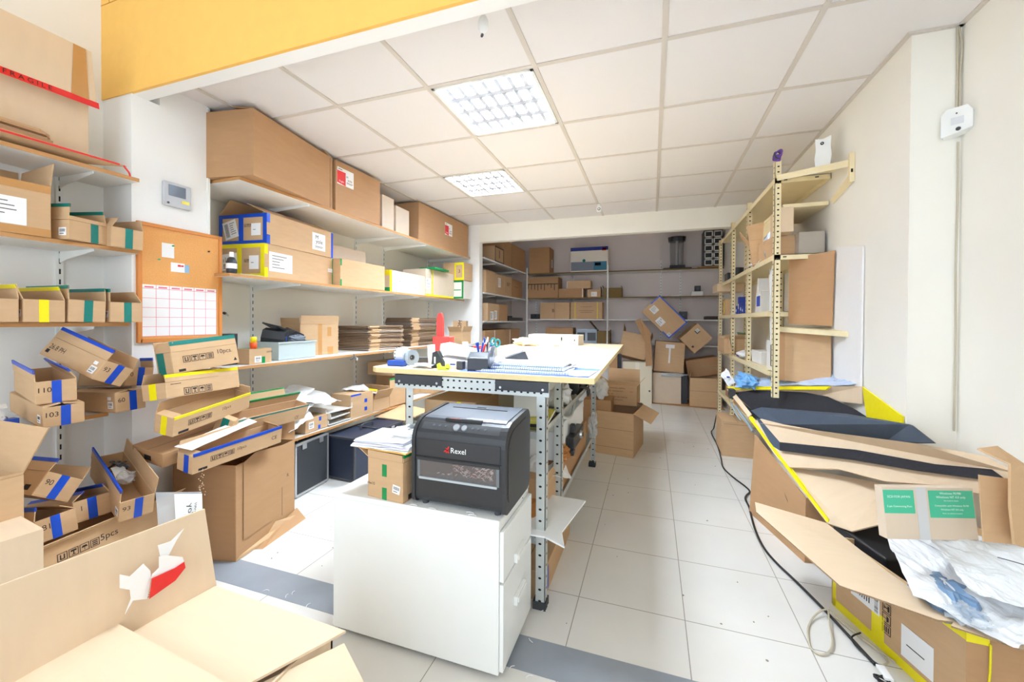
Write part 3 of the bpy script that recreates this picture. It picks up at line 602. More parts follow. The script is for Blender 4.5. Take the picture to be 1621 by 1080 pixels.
for k, (q, sd, lb) in enumerate((([(-2.55, 2.1, .6), (-2.34, 2.12, .56), (-2.4, 2.42, .62), (-2.62, 2.4, .7)], 1, 'crumpled white paper lying open over the low carton'), ([(-2.6, 2.25, .66), (-2.36, 2.32, .63), (-2.42, 2.66, .58), (-2.66, 2.6, .66)], 2, 'folded white paper arching over the letter trays'), ([(-2.72, 2.2, .66), (-2.52, 2.2, .62), (-2.55, 2.5, .68), (-2.74, 2.5, .72)], 3, 'printed white sheet leaning on the wall behind the crumpled papers'), ([(-2.46, 2.05, .52), (-2.33, 2.06, .5), (-2.34, 2.3, .55), (-2.44, 2.32, .6)], 4, 'white paper sheet drooping toward the green taped long carton'))):
    b = MB(); b.sheet(q, 14, 12, .035, sd*3, PAPER, t=.0015, freq=5); solo(b, 'loose_paper', lb, 'paper', 'loose papers on the lowest long shelf')
carton('carton with two blue tape marks and a blue edge on the lowest long shelf', (-2.50, 2.87, .42), (0, 0, -4), (.22, .26, .2), KR, op=False, tapes=[('E', .6, .72, .56, .72, BLUE), ('E', .6, .72, .2, .36, BLUE), ('E', 0, .45, .93, 1, BLUE)])
b = MB(); b.sheet([(-2.6, 2.85, .64), (-2.4, 2.9, .63), (-2.36, 3.1, .57), (-2.58, 3.1, .66)], 10, 10, .03, 14, PAPER); solo(b, 'loose_paper', 'white paper spilling from the carton with two blue tape marks', 'paper')
carton('open carton with creased flaps and a yellow taped edge on the lowest long shelf', (-2.5, 3.13, .42), (0, 0, -8), (.24, .2, .11), KR, flaps=[('E', 120, .1), ('S', 60, .1, YEL), ('N', 80, .1)])
carton('taller carton with a green taped top edge behind the table leg', (-2.52, 3.42, .42), (0, 0, -3), (.3, .36, .16), KR, flaps=[('E', 88, .11, GREEN), ('S', 100, .05)])
carton('closed carton marked with small print above the green edged carton', (-2.60, 3.62, .70), (0, 0, 0), (.3, .5, .13), KR, op=False, marks=[('E', .35, .5, 'text', .04, 'UPS 2 Phase')])
carton('brown carton resting below the closed printed one', (-2.66, 3.8, .42), (0, 0, 0), (.25, .5, .27), KR, op=False)
carton('carton with black print at the far end of the lowest long shelf', (-2.5, 4.15, .42), (0, 0, 0), (.28, .3, .25), KR, op=False, marks=[('E', .5, .5, 'text', .05, 'BOX')])

# black equipment cases on the floor
def flight_case(label, L, rz, D, body, trim_all):
    t = thing('equipment_case', label, 'case', L, (0, 0, rz)); w, d, h = D
    b = MB(); b.bx(-w/2+.004, w/2-.004, -d/2+.004, d/2-.004, .012, h-.004, body); b.obj('case_body', t, local=True, bevel=.008)
    b = MB(); e = .016
    for x in (-w/2, w/2-e):
        for y in (-d/2, d/2-e): b.bx(x, x+e, y, y+e, .008, h, ALU if trim_all else DGREY)
    for x in (-w/2, w/2-e):
        for z in (.008, h-e): b.bx(x, x+e, -d/2, d/2, z, z+e, ALU if trim_all else DGREY)
    for y in (-d/2, d/2-e):
        for z in (.008, h-e): b.bx(-w/2, w/2, y, y+e, z, z+e, ALU if trim_all else DGREY)
    b.obj('edge_trim', t, local=True, bevel=.002)
    b = MB(); b.bx(-w/2+.05, w/2-.05, -.012, .012, h, h+.004, DGREY); b.tube([(.0, -.07, h), (.0, -.065, h+.03), (.0, 0, h+.038), (.0, .065, h+.03), (0, .07, h)], .008, DGREY); b.obj('carry_handle', t, local=True)
    for y in (-d/4, d/4):
        b = MB(); b.bx(w/2, w/2+.004, y-.02, y+.02, h-.05, h-.01, ALU); b.obj('latch', t, local=True)
    for x in (-1, 1):
        for y in (-1, 1): b = MB(); b.cyl((x*(w/2-.02), y*(d/2-.02), 0), (x*(w/2-.02), y*(d/2-.02), .012), .013, .013, DGREY, 10); b.obj('foot', t, local=True)
    return t
flight_case('black equipment case with bright aluminium edges beside the battered brown carton', (-2.537, 2.287, 0), 5.3, (.35, .339, .38), mat('case_charcoal', srgb(52, 55, 60), .55, noise_amt=.06, scale=100), True)
flight_case('navy equipment case with a carrying handle, the farther one under the paper stack', (-2.29, 2.80, 0), -2.5, (.3, .6, .345), NAVY, False)
b = MB(); b.slab([(-2.42, 3.05, .37), (-2.15, 3.15, .33), (-2.1, 3.5, .36), (-2.4, 3.45, .41)], .006, KR); solo(b, 'cardboard_sheet', 'loose brown cardboard sheet lying beyond the navy case', 'cardboard')
b = MB(); b.tube([(-2.36, 2.72, .97), (-2.35, 2.71, .945), (-2.36, 2.68, .93)], .006, DGREY); b.tube([(-2.36, 2.72, .95), (-2.35, 2.75, .935), (-2.345, 2.74, .915)], .005, ALU); solo(b, 'cable_clip', 'small metal clip hanging at the edge of the middle long shelf', 'clip')
b = MB(); b.cyl((XB, 2.0, 1.3), (XB+.02, 2.0, 1.295), .01, .008, DGREY, 10); b.cyl((XB+.02, 2.0, 1.295), (XB+.024, 2.015, 1.28), .005, .005, ALU, 8); solo(b, 'wall_hook', 'small metal hook on the wall right of the corkboard', 'hook')

# ================================================================== near left shelves
tl = [('E', .38, .6, 0, 1, None)]
def nb(label, L, Rt, D, tape, num=None, fl=(), u=.45, w=.17, lab=(), **k):
    tp = [('E', u, u+w*1.4, 0, 1, tape)] if tape else []
    mk = [('E', .2, .6, 'text', .028, num)] if num else []
    mk += list(k.pop('mk', ()))
    return carton(label, L, Rt, D, KR, flaps=fl, tapes=tp, labels=lab, marks=mk, **k)
# topmost: carton with red tape
t = carton('big tan carton with red FRAGILE tape on the top near left shelf', (-2.63, .87, 1.956), (0, 0, 0), (.24, .54, .30), KL)
b = MB(); b.slab([(-2.462, .50, 2.232), (-2.462, 1.148, 2.245), (-2.445, 1.12, 2.478), (-2.445, .50, 2.476)], .004, KL); b.obj('flap', t)
b = MB(); b.slab([(-2.459, .50, 2.222), (-2.459, 1.155, 2.235), (-2.4585, 1.152, 2.262), (-2.4585, .50, 2.25)], .001, RED)
M_ = Matrix(((0, 0, 1), (1, 0, 0), (0, 1, 0))).transposed().to_4x4()
M_ = Matrix.Translation((-2.4575, .93, 2.244)) @ Matrix(((0, 0, 1, 0), (1, 0, 0, 0), (0, 1, 0, 0), (0, 0, 0, 1))); b.text('F R A G I L E', .026, INK, M_ @ Matrix.Rotation(R(1), 4, 'Z')); b.text('FRAGILE', .02, INK, M_ @ Matrix.Translation((-.16, -.002, 0))); b.obj('tape', t, label='red tape printed FRAGILE')
b = MB(); b.slab([(-2.46, 1.06, 2.24), (-2.46, 1.12, 2.24), (-2.4425, 1.1, 2.476), (-2.4425, 1.06, 2.476)], .0008, CLEAR); b.obj('tape', t)
b = MB(); b.slab([(-2.50, .5, 1.972), (-2.40, .5, 1.985), (-2.40, 1.225, 1.99), (-2.50, 1.1, 1.972)], .005, KR); b.slab([(-2.3995, .5, 1.987), (-2.3985, .5, 1.979), (-2.3985, 1.2, 1.984), (-2.3995, 1.2, 1.992)], .001, RED)
b.tube([(-2.402, 1.215, 1.99), (-2.4, 1.225, 1.975), (-2.398, 1.235, 1.96), (-2.4, 1.24, 1.945)], .004, RED, n=5); solo(b, 'cardboard_sheet', 'flat cardboard with a torn red taped edge over the top near left shelf', 'cardboard')
for k, (dx, a, z) in enumerate(((0, 2, 1.99), (.01, -1, 2.002), (.02, 1, 2.014), (.0, 3, 2.026), (.015, 6, 2.04))):
    b = MB(); b.slab([(-2.47, .5, 0), (-2.415-dx, .5, 0), (-2.415-dx, 1.0-k*.012, .0), (-2.47, 1.0, .0)], .009, KD if k % 2 else KR); o = solo(b, 'cardboard_sheet', 'narrow cardboard strip in the top near left shelf pile, ' + ('lowest', 'second from the bottom', 'middle', 'second from the top', 'topmost')[k], 'cardboard', 'cardboard strips on the top near left shelf'); o.location.z = z; o.rotation_euler = (0, 0, R(a*.3))
# second shelf
carton('taped brown carton with a big white label on the second near left shelf', (-2.579, .86, 1.598), (0, 0, -4), (.3, .26, .215), KR, flaps=[('N', 95, .1), ('W', 95, .1)], tapes=[('E', 0, 1, 0, .15, CLEAR), ('E', 0, 1, .85, 1, CLEAR)], labels=[('E', .45, .42, .15, .11, 'lines')])
carton('crushed carton with green taped flaps, centre of the second near left shelf', (-2.56, 1.06, 1.60), (0, 0, 14), (.3, .15, .085), KR, flaps=[('S', 85, .07, TEAL), ('N', 78, .07, TEAL), ('E', 70, .02)], tapes=[('E', .55, .75, 0, 1, TEAL)], labels=[('S', .9, .4, .035, .035, 'small')])
nb('open carton with one teal strip, right end of the second near left shelf', (-2.552, 1.225, 1.60), (0, 2, 2), (.3, .124, .095), TEAL, fl=[('N', 80, .05), ('S', 60, .05)], u=.42)
# third shelf: four open cartons
gr = 'open cartons in a row on the third near left shelf'
nb('open carton with a blue strip at the left frame edge, third near left shelf', (-2.55, .815, 1.2395), (0, 0, 0), (.3, .13, .093), BLUE, fl=[('N', 85, .055), ('S', 100, .055)], u=.3, group=gr)
nb('open carton with a yellow strip in the row of four', (-2.552, .949, 1.2395), (0, 0, 1.5), (.3, .122, .094), YEL, fl=[('N', 70, .06, YEL), ('S', 110, .06, YEL)], u=.36, group=gr, lab=[('S', .9, .4, .03, .03, 'small')])
nb('open carton with a teal strip, between the yellow one and the rightmost of the row', (-2.552, 1.08, 1.2395), (-2, 0, 1.8), (.3, .125, .098), TEAL, fl=[('N', 85, .06, TEAL), ('S', 95, .06, TEAL)], u=.4, group=gr)
nb('open carton with a teal strip, rightmost of the row beside the corkboard', (-2.551, 1.222, 1.2395), (0, 0, 1.2), (.3, .123, .095), TEAL, fl=[('N', 60, .06), ('S', 92, .06, TEAL)], u=.42, group=gr, lab=[('S', .9, .4, .03, .03, 'small')])
# fourth shelf: numbered cartons
sm = [('S', .9, .38, .035, .032, 'small'), ('S', .88, .72, .022, .014, 'blank')]
nb('open carton numbered 110 with a blue strip, lying on carton 103', (-2.454, .973, .928), (1.5, 4.4, -11), (.338, .112, .091), BLUE, '110', [('S', 95, .045, BLUE), ('N', 60, .05, BLUE)], u=.38)
nb('carton numbered 103 with a blue strip, under carton 110', (-2.47, .983, .835), (1.2, 4, -8), (.40, .116, .082), BLUE, '103', [('S', 12, .05), ('N', 8, .06)], u=.42, lab=sm[:1])
nb('carton numbered 60 with a blue strip at the pillar end of the lowest near shelf', (-2.487, 1.196, .820), (1.3, -2, 1.9), (.33, .116, .09), BLUE, '60', [('S', 8, .05), ('N', 5, .05)], u=.46, lab=sm)
nb('open carton with a stepped blue strip behind carton 93 by the pillar', (-2.568, 1.262, .918), (-8, -2.8, 3.8), (.33, .114, .09), BLUE, '0', [('N', 78, .05, BLUE)], u=.42)
nb('long carton numbered 93 tilted on its side across the other numbered cartons', (-2.453, 1.082, 1.021), (-26.2, 17.7, 5.6), (.336, .125, .088), BLUE, '93', [('S', 90, .05, BLUE), ('N', 75, .05)], u=.42, lab=sm, mk=[('S', .2, .55, 'text', .03, '26.8 PH'), ('S', .08, .3, 'rect', .02, .016)])
t = thing('tape_dispenser', 'grey tape roll dispenser at the left frame edge on the lowest near shelf', 'dispenser', (-2.47, .83, .816))
b = MB(); b.cyl((-2.5, .82, .86), (-2.45, .82, .86), .04, .04, PAPER, 22); b.cyl((-2.452, .82, .86), (-2.448, .82, .86), .02, .02, DGREY, 16); b.obj('tape_roll', t)
b = MB(); b.bx(-2.52, -2.44, .79, .87, .816, .826, DGREY); b.slab([(-2.43, .80, .905), (-2.43, .86, .90), (-2.47, .87, .91), (-2.47, .8, .915)], .004, PAPER); b.obj('dispenser_base', t)
b = MB(); b.bx(-2.48, -2.44, .855, .895, .816, .85, BLUEP); b.tube([(-2.46, .87, .85), (-2.455, .865, .86), (-2.45, .85, .862)], .002, ALU); solo(b, 'blue_clip_box', 'small navy plastic box beside the grey tape dispenser', 'box', bevel=.003)

# ================================================================== lower left heap
nb('tipped open carton numbered 90 with a blue strip, leaning on carton 181', (-2.37, .865, .555), (-34.9, -.4, 7.6), (.33, .128, .087), BLUE, '90', [('S', 85, .05, BLUE), ('N', 88, .05)], u=.38, mk=[('S', .85, .3, 'rect', .03, .02)])
nb('open carton with a wide blue strip between cartons 90 and 93 in the lower heap', (-2.36, 1.0, .385), (-3, -14, 5), (.33, .125, .085), BLUE, '1', [('S', 40, .05, BLUE), ('N', 60, .05, BLUE)], u=.36)
nb('open carton numbered 181 with a blue strip at the front of the lower heap', (-2.312, .885, .39), (1.6, -10, .8), (.33, .112, .085), BLUE, '181', [('S', 80, .05, BLUE), ('N', 35, .05)], u=.36)
nb('open carton numbered 93 with a wrapped cable inside, right end of the lower heap', (-2.293, 1.146, .459), (.3, 15.6, -13), (.42, .112, .093), BLUE, '93', [('S', 88, .055, BLUE), ('N', 96, .07)], u=.42, lab=[('S', .93, .4, .035, .035, 'small')])
t = thing('wrapped_cable', 'coiled grey cable in a clear bag with a white tag inside the heap carton', 'cable', (-2.28, 1.145, .53))
b = MB(); pts = [(-2.33+.06*math.cos(a), 1.147+.022*math.cos(a*2.3), .575+.03*math.sin(a*1.1)) for a in [k*.5 for k in range(28)]]; b.tube(pts, .004, DGREY, sub=2); b.obj('cable_coil', t)
b = MB(); b.slab([(-2.255, 1.115, .535), (-2.255, 1.16, .535), (-2.30, 1.16, .585), (-2.30, 1.115, .585)], .002, PAPER); b.obj('paper_tag', t)
b = MB(); b.blob((-2.28, 1.145, .535), (.07, .03, .028), .3, 6, BAGC, 16); b.obj('clear_bag', t)
carton('long low carton printed 5pcs with a green taped edge beneath the lower heap', (-2.215, 1.02, .285), (0, -6, 8), (.17, .60, .115), KR, flaps=[('W', 95, .05, GREEN), ('E', 150, .035)], marks=[('E', .25, .5, 'sym', .03), ('E', .5, .55, 'text', .035, '5pcs'), ('E', .12, .22, 'rect', .06, .012)], labels=[('E', .88, .6, .08, .02, 'blank')])
carton('brown carton supporting the lower heap near the floor', (-2.54, 1.0, 0), (0, 0, 0), (.4, .44, .36), KD, op=False)
carton('second brown carton low in front under the long 5pcs carton', (-2.21, 1.05, 0), (0, 0, 6), (.17, .46, .27), KR, op=False)
# carton with raised flap at the left frame edge, film inside
t = carton('light brown carton at the left frame edge with one flap raised', (-2.24, .68, .42), (0, 0, 0), (.28, .2, .285), KR, flaps=[('E', 96, .0105)], inner=KR)
b = MB(); b.slab([(-2.38, .776, .705), (-2.105, .776, .705), (-2.0, .80, .872), (-2.38, .80, .872)], .004, KR); b.obj('flap', t)
b = MB(); b.blob((-2.2, .69, .64), (.1, .08, .05), .3, 11, BAGC, 18); solo(b, 'packing_film', 'clear crumpled film inside the raised flap carton at the left edge', 'film')
carton('cream closed carton at the left frame edge in front of the numbered heap', (-2.04, .665, .285), (0, 0, -6.6), (.25, .2, .275), KL, op=False)
b = MB(); b.bx(-2.17, -1.9, .4, .78, .0, .284, KD); solo(b, 'cardboard_box', 'brown carton under the cream one at the left frame edge', 'box')
b = MB(); b.bx(-2.5, -2.18, .4, .78, .0, .418, KD); solo(b, 'cardboard_box', 'brown carton under the raised flap carton at the left frame edge', 'box')
# ================================================================== heap beside the pillar
t = carton('big battered brown carton on the floor carrying the pile of long cartons', (-2.256, 1.67, 0), (0, 0, 12.5), (.36, .458, .50), KD, flaps=[('S', 250, .0105)], marks=[('E', .38, .62, 'text', .03, 'R'), ('E', .86, .6, 'text', .03, 'R'), ('E', .75, .45, 'rect', .003, .30)])
b = MB(); M, lw, lh = face_m('E', (.36, .458, .5)); b.add([(.25*lw, -.0, .002), (.27*lw, .0, .05), (1.02*lw, 0, .07), (1.04*lw, .06, .002), (.8*lw, .05, .004), (.55*lw, .02, .004)], [(0, 1, 2, 3, 4, 5)], KD, M)
b.slab([tuple(M @ Vector(p)) for p in ((0, .004, .001), (1.0*lw, .004, .045), (1.02*lw, .03, .03), (.62*lw, .07, .003), (.5*lw, .03, .003), (.02, .02, .003))], .003, KR); b.obj('flap', t, local=True)
b = MB(); b.slab([tuple(M @ Vector(p)) for p in ((.1*lw, .5, .003), (.28*lw, .53, .004), (.78*lw, .50, .004), (.78*lw, .30, .003), (.6*lw, .09, .003), (.1*lw, .09, .003))], .002, KD); b.obj('torn_panel', t, local=True)
carton('flat brown carton with arrow print under the white sheet in the pillar pile', (-2.235, 1.40, .60), (6, 6, -.6), (.22, .36, .064), KD, op=False, marks=[('E', .2, .5, 'sym', .03), ('S', .5, .4, 'rect', .05, .025)])
carton('brown filler carton deep inside the pillar pile under the stacked cartons', (-2.32, 1.62, .50), (0, 0, 8), (.2, .38, .13), KD, op=False)
b = MB(); b.sheet([(-2.09, 1.24, .665), (-2.0, 1.26, .655), (-2.03, 1.60, .70), (-2.12, 1.6, .72)], 10, 12, .006, 3, PAPER); solo(b, 'white_sheet', 'white foam sheet sticking out between the yellow and the blue taped long cartons', 'sheet')
mk10 = [('E', .2, .6, 'sym', .032), ('E', .78, .72, 'text', .032, '10pcs.'), ('E', .94, .25, 'tri', .018), ('E', .12, .12, 'rect', .03, .012)]
carton('carton printed 10pcs with a wide teal taped top edge, crowning the pillar pile', (-2.209, 1.435, 1.0), (5, -6, -2.7), (.125, .309, .105), KR, flaps=[('E', 84, .05, TEAL, KR, .02), ('W', 92, .055), ('S', 70, .05)], tapes=[('S', .1, .55, 0, 1, TEAL)], marks=mk10)
carton('carton with yellow taped edge directly beneath the 10pcs carton', (-2.21, 1.41, .875), (-1.3, -8, 10), (.13, .40, .075), KR, flaps=[('E', 84, .035, YEL), ('W', 70, .05)], tapes=[('S', .3, .6, 0, 1, YEL)], marks=[('E', .25, .3, 'sym', .034), ('E', .12, .85, 'rect', .05, .003)])
carton('long open carton with yellow tape in the middle of the pillar pile', (-2.165, 1.429, .744), (5.6, 12, 10.8), (.10, .429, .09), KR, flaps=[('W', 75, .06), ('E', 100, .004, YEL, KR, .012), ('N', 80, .04), ('S', 10, .04)], tapes=[('S', .35, .65, 0, 1, YEL), ('E', .12, 1, .9, 1, YEL)], marks=[('E', .2, .5, 'sym', .028), ('E', .12, .12, 'rect', .05, .012), ('E', .65, .6, 'text', .024, '10pcs')])
carton('long open carton with green taped rims slanting down behind the blue taped one', (-2.215, 1.79, .62), (-4, 18, 12), (.10, .64, .10), KR, flaps=[('W', 80, .06, GREEN), ('E', 95, .004), ('S', 20, .03)], tapes=[('S', .35, .75, .1, 1, TEAL), ('E', .05, 1, .9, 1, TEAL)], marks=[('E', .85, .25, 'text', .03, 'CE')])
carton('open carton with a thin green edge highest behind the long green carton', (-2.42, 1.93, .62), (0, -10, -3), (.16, .27, .1), KR, flaps=[('E', 85, .065, GREEN, KR, .008), ('N', 70, .05), ('W', 60, .05)])
carton('brown carton holding up the green taped long cartons', (-2.42, 1.95, .38), (0, 0, 6), (.22, .3, .23), KD, op=False)
carton('long open carton with blue tape at the front of the pillar pile', (-2.05, 1.489, .556), (2.4, 8, -.3), (.106, .46, .085), KR, flaps=[('W', 78, .055), ('E', 95, .012, BLUE), ('S', 15, .04), ('N', 40, .04)], tapes=[('S', .45, .75, 0, 1, BLUE)], marks=[('E', .2, .55, 'sym', .026), ('E', .5, .6, 'text', .022, '10pcs'), ('E', .1, .15, 'rect', .04, .012), ('E', .9, .5, 'text', .028, 'CE')])
t = thing('clear_bag_with_label', 'clear bag with a white black lettered label hanging behind the foreground carton', 'bag', (-1.92, 1.17, .38))
b = MB(); b.slab([(-1.91, 1.10, .0), (-1.86, 1.225, .0), (-1.90, 1.235, .485), (-1.95, 1.09, .535)], .004, BAGC); b.obj('bag_film', t)
b = MB(); b.slab([(-1.915, 1.145, .34), (-1.876, 1.225, .32), (-1.896, 1.235, .478), (-1.925, 1.142, .51)], .002, PAPER)
Mx = Matrix.Translation((-1.897, 1.195, .43)) @ Matrix.Rotation(R(21), 4, 'Z') @ Matrix(((0, 0, 1, 0), (1, 0, 0, 0), (0, 1, 0, 0), (0, 0, 0, 1)))
b.text('yole', .042, INK, Mx @ Matrix.Translation((-.018, -.005, .006)) @ Matrix.Rotation(R(-90), 4, 'Z')); b.text('1001', .022, INK, Mx @ Matrix.Translation((.012, 0, .006)) @ Matrix.Rotation(R(-90), 4, 'Z')); b.obj('paper_label', t)
b = MB(); b.slab([(-1.872, 1.215, .25), (-1.868, 1.235, .25), (-1.884, 1.24, .36), (-1.886, 1.232, .36)], .002, RED); b.obj('red_strip', t)
b = MB(); rnd = random.Random(3)
for k in range(34):
    z = .555-.13*rnd.random(); y = 1.285+rnd.uniform(-.02, .02)*(.6 if z > .45 else 1); x = -1.985+rnd.uniform(0, .004)+(.56-z)*.0
    b.bx(x, x+.002, y, y+.003, z, z+.003, KL)
solo(b, 'cardboard_crumbs', 'trail of tiny pale crumbs stuck to the battered carton below the blue taped one', 'crumbs', kind='stuff')

# ================================================================== foreground carton, near left
t = thing('large_open_carton', 'very large open carton in the near left foreground with its flaps spread wide', 'box', (-1.0, .55, 0))
b = MB(); x0, x1, y0, y1, h = -1.27, -.80, .36, .845, .44
b.bx(x0, x1, y0, y1, 0, .006, KL)
b.bx(x0, x0+.006, y0, y1, 0, h, KL); b.bx(x1-.006, x1, y0, y1, 0, h, KL); b.bx(x0, x1, y0, y0+.006, 0, h, KL); b.bx(x0, x1, y1-.006, y1, 0, h, KL); b.obj('box_body', t)
b = MB(); b.slab([(-1.262, .30, .45), (-1.255, .858, .442), (-1.275, .838, .684), (-1.272, .30, .71)], .006, KL); b.obj('flap', t, label='upright cardboard flap with a torn white and red label')
b = MB(); b.slab([(-1.262, .655, .452), (-.9, .50, .458), (-.745, .832, .452), (-1.252, .853, .446)], .006, KL); b.obj('flap', t)
b = MB(); b.slab([(-1.271, .455, .492), (-1.1, .34, .49), (-.80, .56, .478), (-.832, .606, .478), (-1.405, .632, .497), (-1.345, .552, .495)], .006, KL); b.obj('flap', t)
b = MB(); b.slab([(-.93, .50, .44), (-.50, .60, .36), (-.52, .72, .36), (-.735, .815, .435)], .006, KL); b.obj('flap', t)
LT = thing('torn_label', 'torn white and red shipping label peeling off the upright foreground flap', 'label', (-1.25, .70, .53))
b = MB()
b.slab([(-1.245, 0.62, 0.623), (-1.245, 0.64, 0.606), (-1.245, 0.668, 0.622), (-1.245, 0.683, 0.595), (-1.245, 0.685, 0.574), (-1.245, 0.676, 0.525), (-1.245, 0.646, 0.541), (-1.245, 0.63, 0.517), (-1.245, 0.642, 0.548), (-1.245, 0.64, 0.572), (-1.245, 0.62, 0.589)], .0012, PAPER); b.slab([(-1.242, 0.683, 0.575), (-1.242, 0.686, 0.584), (-1.242, 0.701, 0.593), (-1.242, 0.701, 0.622), (-1.242, 0.712, 0.621), (-1.242, 0.757, 0.59), (-1.242, 0.761, 0.574), (-1.242, 0.74, 0.57)], .0012, PAPER); b.slab([(-1.248, 0.702, 0.651), (-1.248, 0.732, 0.646), (-1.248, 0.764, 0.665), (-1.248, 0.746, 0.642), (-1.248, 0.727, 0.611), (-1.248, 0.707, 0.62)], .0012, PAPER)
for k in range(5): b.bx(-1.2385, -1.238, .674+.002*k, .690+.003*k, .531+k*.005, .5325+k*.005, INK)
b.obj('white_label', LT)
b = MB(); b.slab([(-1.238, 0.683, 0.576), (-1.238, 0.737, 0.572), (-1.238, 0.759, 0.576), (-1.238, 0.762, 0.558), (-1.238, 0.737, 0.537), (-1.238, 0.677, 0.526)], .0012, RED); b.obj('red_label', LT)

# ================================================================== white pedestal and shredder
t = thing('white_drawer_cabinet', 'white drawer cabinet in the foreground carrying the paper shredder', 'cabinet', (-.85, 1.45, 0), (0, 0, 1))
b = MB(); px0, px1, py0, py1, pz = -1.212, -.497, 1.283, 1.63, .563
b.bx(px0, px1, py0, py1, .02, pz-.02, WHITEM); b.bx(px0-.001, px1+.003, py0-.003, py1, pz-.0195, pz, WHITEM); b.bx(px0+.02, px1-.03, py0+.02, py1-.02, 0, .02, DGREY); b.obj('cabinet_body', t, bevel=.003)
for z0, z1, zh in ((.345, .52, .36), (.03, .335, .20)):
    b = MB(); b.bx(px1+.001, px1+.016, py0+.006, py1-.004, z0, z1, WHITEM); dr = b.obj('drawer', t, bevel=.002)
    b = MB(); yh = 1.455; b.bx(px1+.016, px1+.03, yh-.055, yh+.055, zh-.008, zh+.026, WHITEM); b.bx(px1+.03, px1+.034, yh-.045, yh+.045, zh, zh+.018, PAPER); b.obj('drawer_handle', dr, bevel=.003)
b = MB(); b.cyl((px1+.004, 1.60, .53), (px1+.007, 1.60, .53), .006, .006, ALU, 14); b.cyl((px1+.004, 1.54, .535), (px1+.0045, 1.54, .535), .003, .003, HOLE, 8); b.obj('lock', t)

SX0, SX1, SY0, SY1, SZ0, SZ1 = -.853, -.478, 1.292, 1.585, .574, .905
t = thing('paper_shredder', 'black paper shredder with a clear bin window on the white cabinet', 'shredder', ((SX0+SX1)/2, (SY0+SY1)/2, .563))
def prof(y0, y1, z0, z1, rf, rb, tilt=.018):
    P = []
    def arc(cy, cz, r1, r2, a0, a1, n=7): 
        for k in range(n+1):
            a = R(a0+(a1-a0)*k/n); P.append((cy+r1*math.cos(a), cz+r2*math.sin(a)))
    arc(y0+.03, z0+.03, .03, .03, 180, 270); arc(y1-.04, z0+.04, .04, .04, 270, 360)
    arc(y1-.05, z1-.05-tilt*.3, .05, .05, 0, 80); arc(y0+rf+.01, z1-rf-tilt, rf+.01-tilt*.0, rf, 100, 180)
    return P
b = MB(); pm = prof(SY0+.006, SY1, SZ0, SZ1-.004, .075, .05); b.prism(pm, SX0+.012, SX1-.012, 'x', BLACKP)
# front cut-out for the bin window is built as a recessed block
sh = b.obj('shredder_body', t, bevel=.006, seg=2)
for xa, xb in ((SX0, SX0+.0135), (SX1-.0135, SX1)):
    b = MB(); b.prism(prof(SY0, SY1+.004, SZ0-.004, SZ1, .08, .05), xa, xb, 'x', BLACKP); sp = b.obj('side_panel', t, bevel=.008, seg=3)
    b = MB(); o_ = .028; x_ = xb if xb == SX1 else xa-.0025
    b.prism(prof(SY0+o_, SY1-o_+.01, SZ0+o_, SZ1-o_, .07, .05), x_, x_+.0025, 'x', DGREY if False else BLACKP); b.obj('side_inset', sp, bevel=.001)
M_S = Matrix(((1, 0, 0, 0), (0, 0, -1, 0), (0, 1, 0, 0), (0, 0, 0, 1)))
def on_front(x, z, y=SY0+.0055): return Matrix.Translation((x, y, z)) @ M_S
cx = (SX0+SX1)/2
b = MB(); b.bx(SX0+.02, SX1-.02, SY0+.0035, SY0+.007, .752, .815, BLACKP); b.bx(SX0+.014, SX1-.014, SY0+.0035, SY0+.0065, .748, .7505, HOLE); b.obj('front_panel', t, bevel=.001)
b = MB(); b.text('Rexel', .028, WINK, on_front(cx+.005, .782, SY0+.003)); b.add([(cx-.046, SY0+.003, .772), (cx-.041, SY0+.003, .772), (cx-.031, SY0+.003, .796), (cx-.036, SY0+.003, .796)], [(0, 1, 2, 3)], RED); b.add([(cx-.055, SY0+.003, .774), (cx-.034, SY0+.003, .781), (cx-.035, SY0+.003, .785), (cx-.05, SY0+.003, .781)], [(0, 1, 2, 3)], RED); b.add([(cx-.03, SY0+.003, .772), (cx-.036, SY0+.003, .772), (cx-.046, SY0+.003, .79), (cx-.042, SY0+.003, .79)], [(0, 1, 2, 3)], RED); b.obj('maker_logo', t, label='white lettering with a red mark')
# bin window: frame, dark cavity, ledge, shreds, pane
wx0, wx1, wz0, wz1 = SX0+.035, SX1-.035, .672, .735
b = MB()
b.bx(wx0-.012, wx1+.012, SY0+.0025, SY0+.0075, wz1, wz1+.010, BLACKP); b.bx(wx0-.012, wx0, SY0+.0025, SY0+.0075, wz0, wz1, mat('clear_frame', srgb(110, 116, 120), .25)); b.bx(wx1, wx1+.012, SY0+.0025, SY0+.0075, wz0, wz1, MATS['clear_frame'])
b.bx(wx0-.004, wx1+.004, SY0-.001, SY0+.012, wz0-.006, wz0+.002, mat('bin_ledge', srgb(176, 184, 188), .25)); b.obj('window_frame', t, bevel=.001)
b = MB(); b.bx(wx0, wx1, SY0+.0045, SY0+.0058, wz0, wz1, mat('bin_interior', srgb(88, 74, 66), .6)); b.obj('bin_interior', t)
b = MB(); rnd = random.Random(8); sm_ = [mat('paper_shreds', srgb(170, 160, 156), .7), mat('pink_shreds', srgb(178, 130, 122), .7), mat('dark_shreds', srgb(92, 92, 98), .7)]
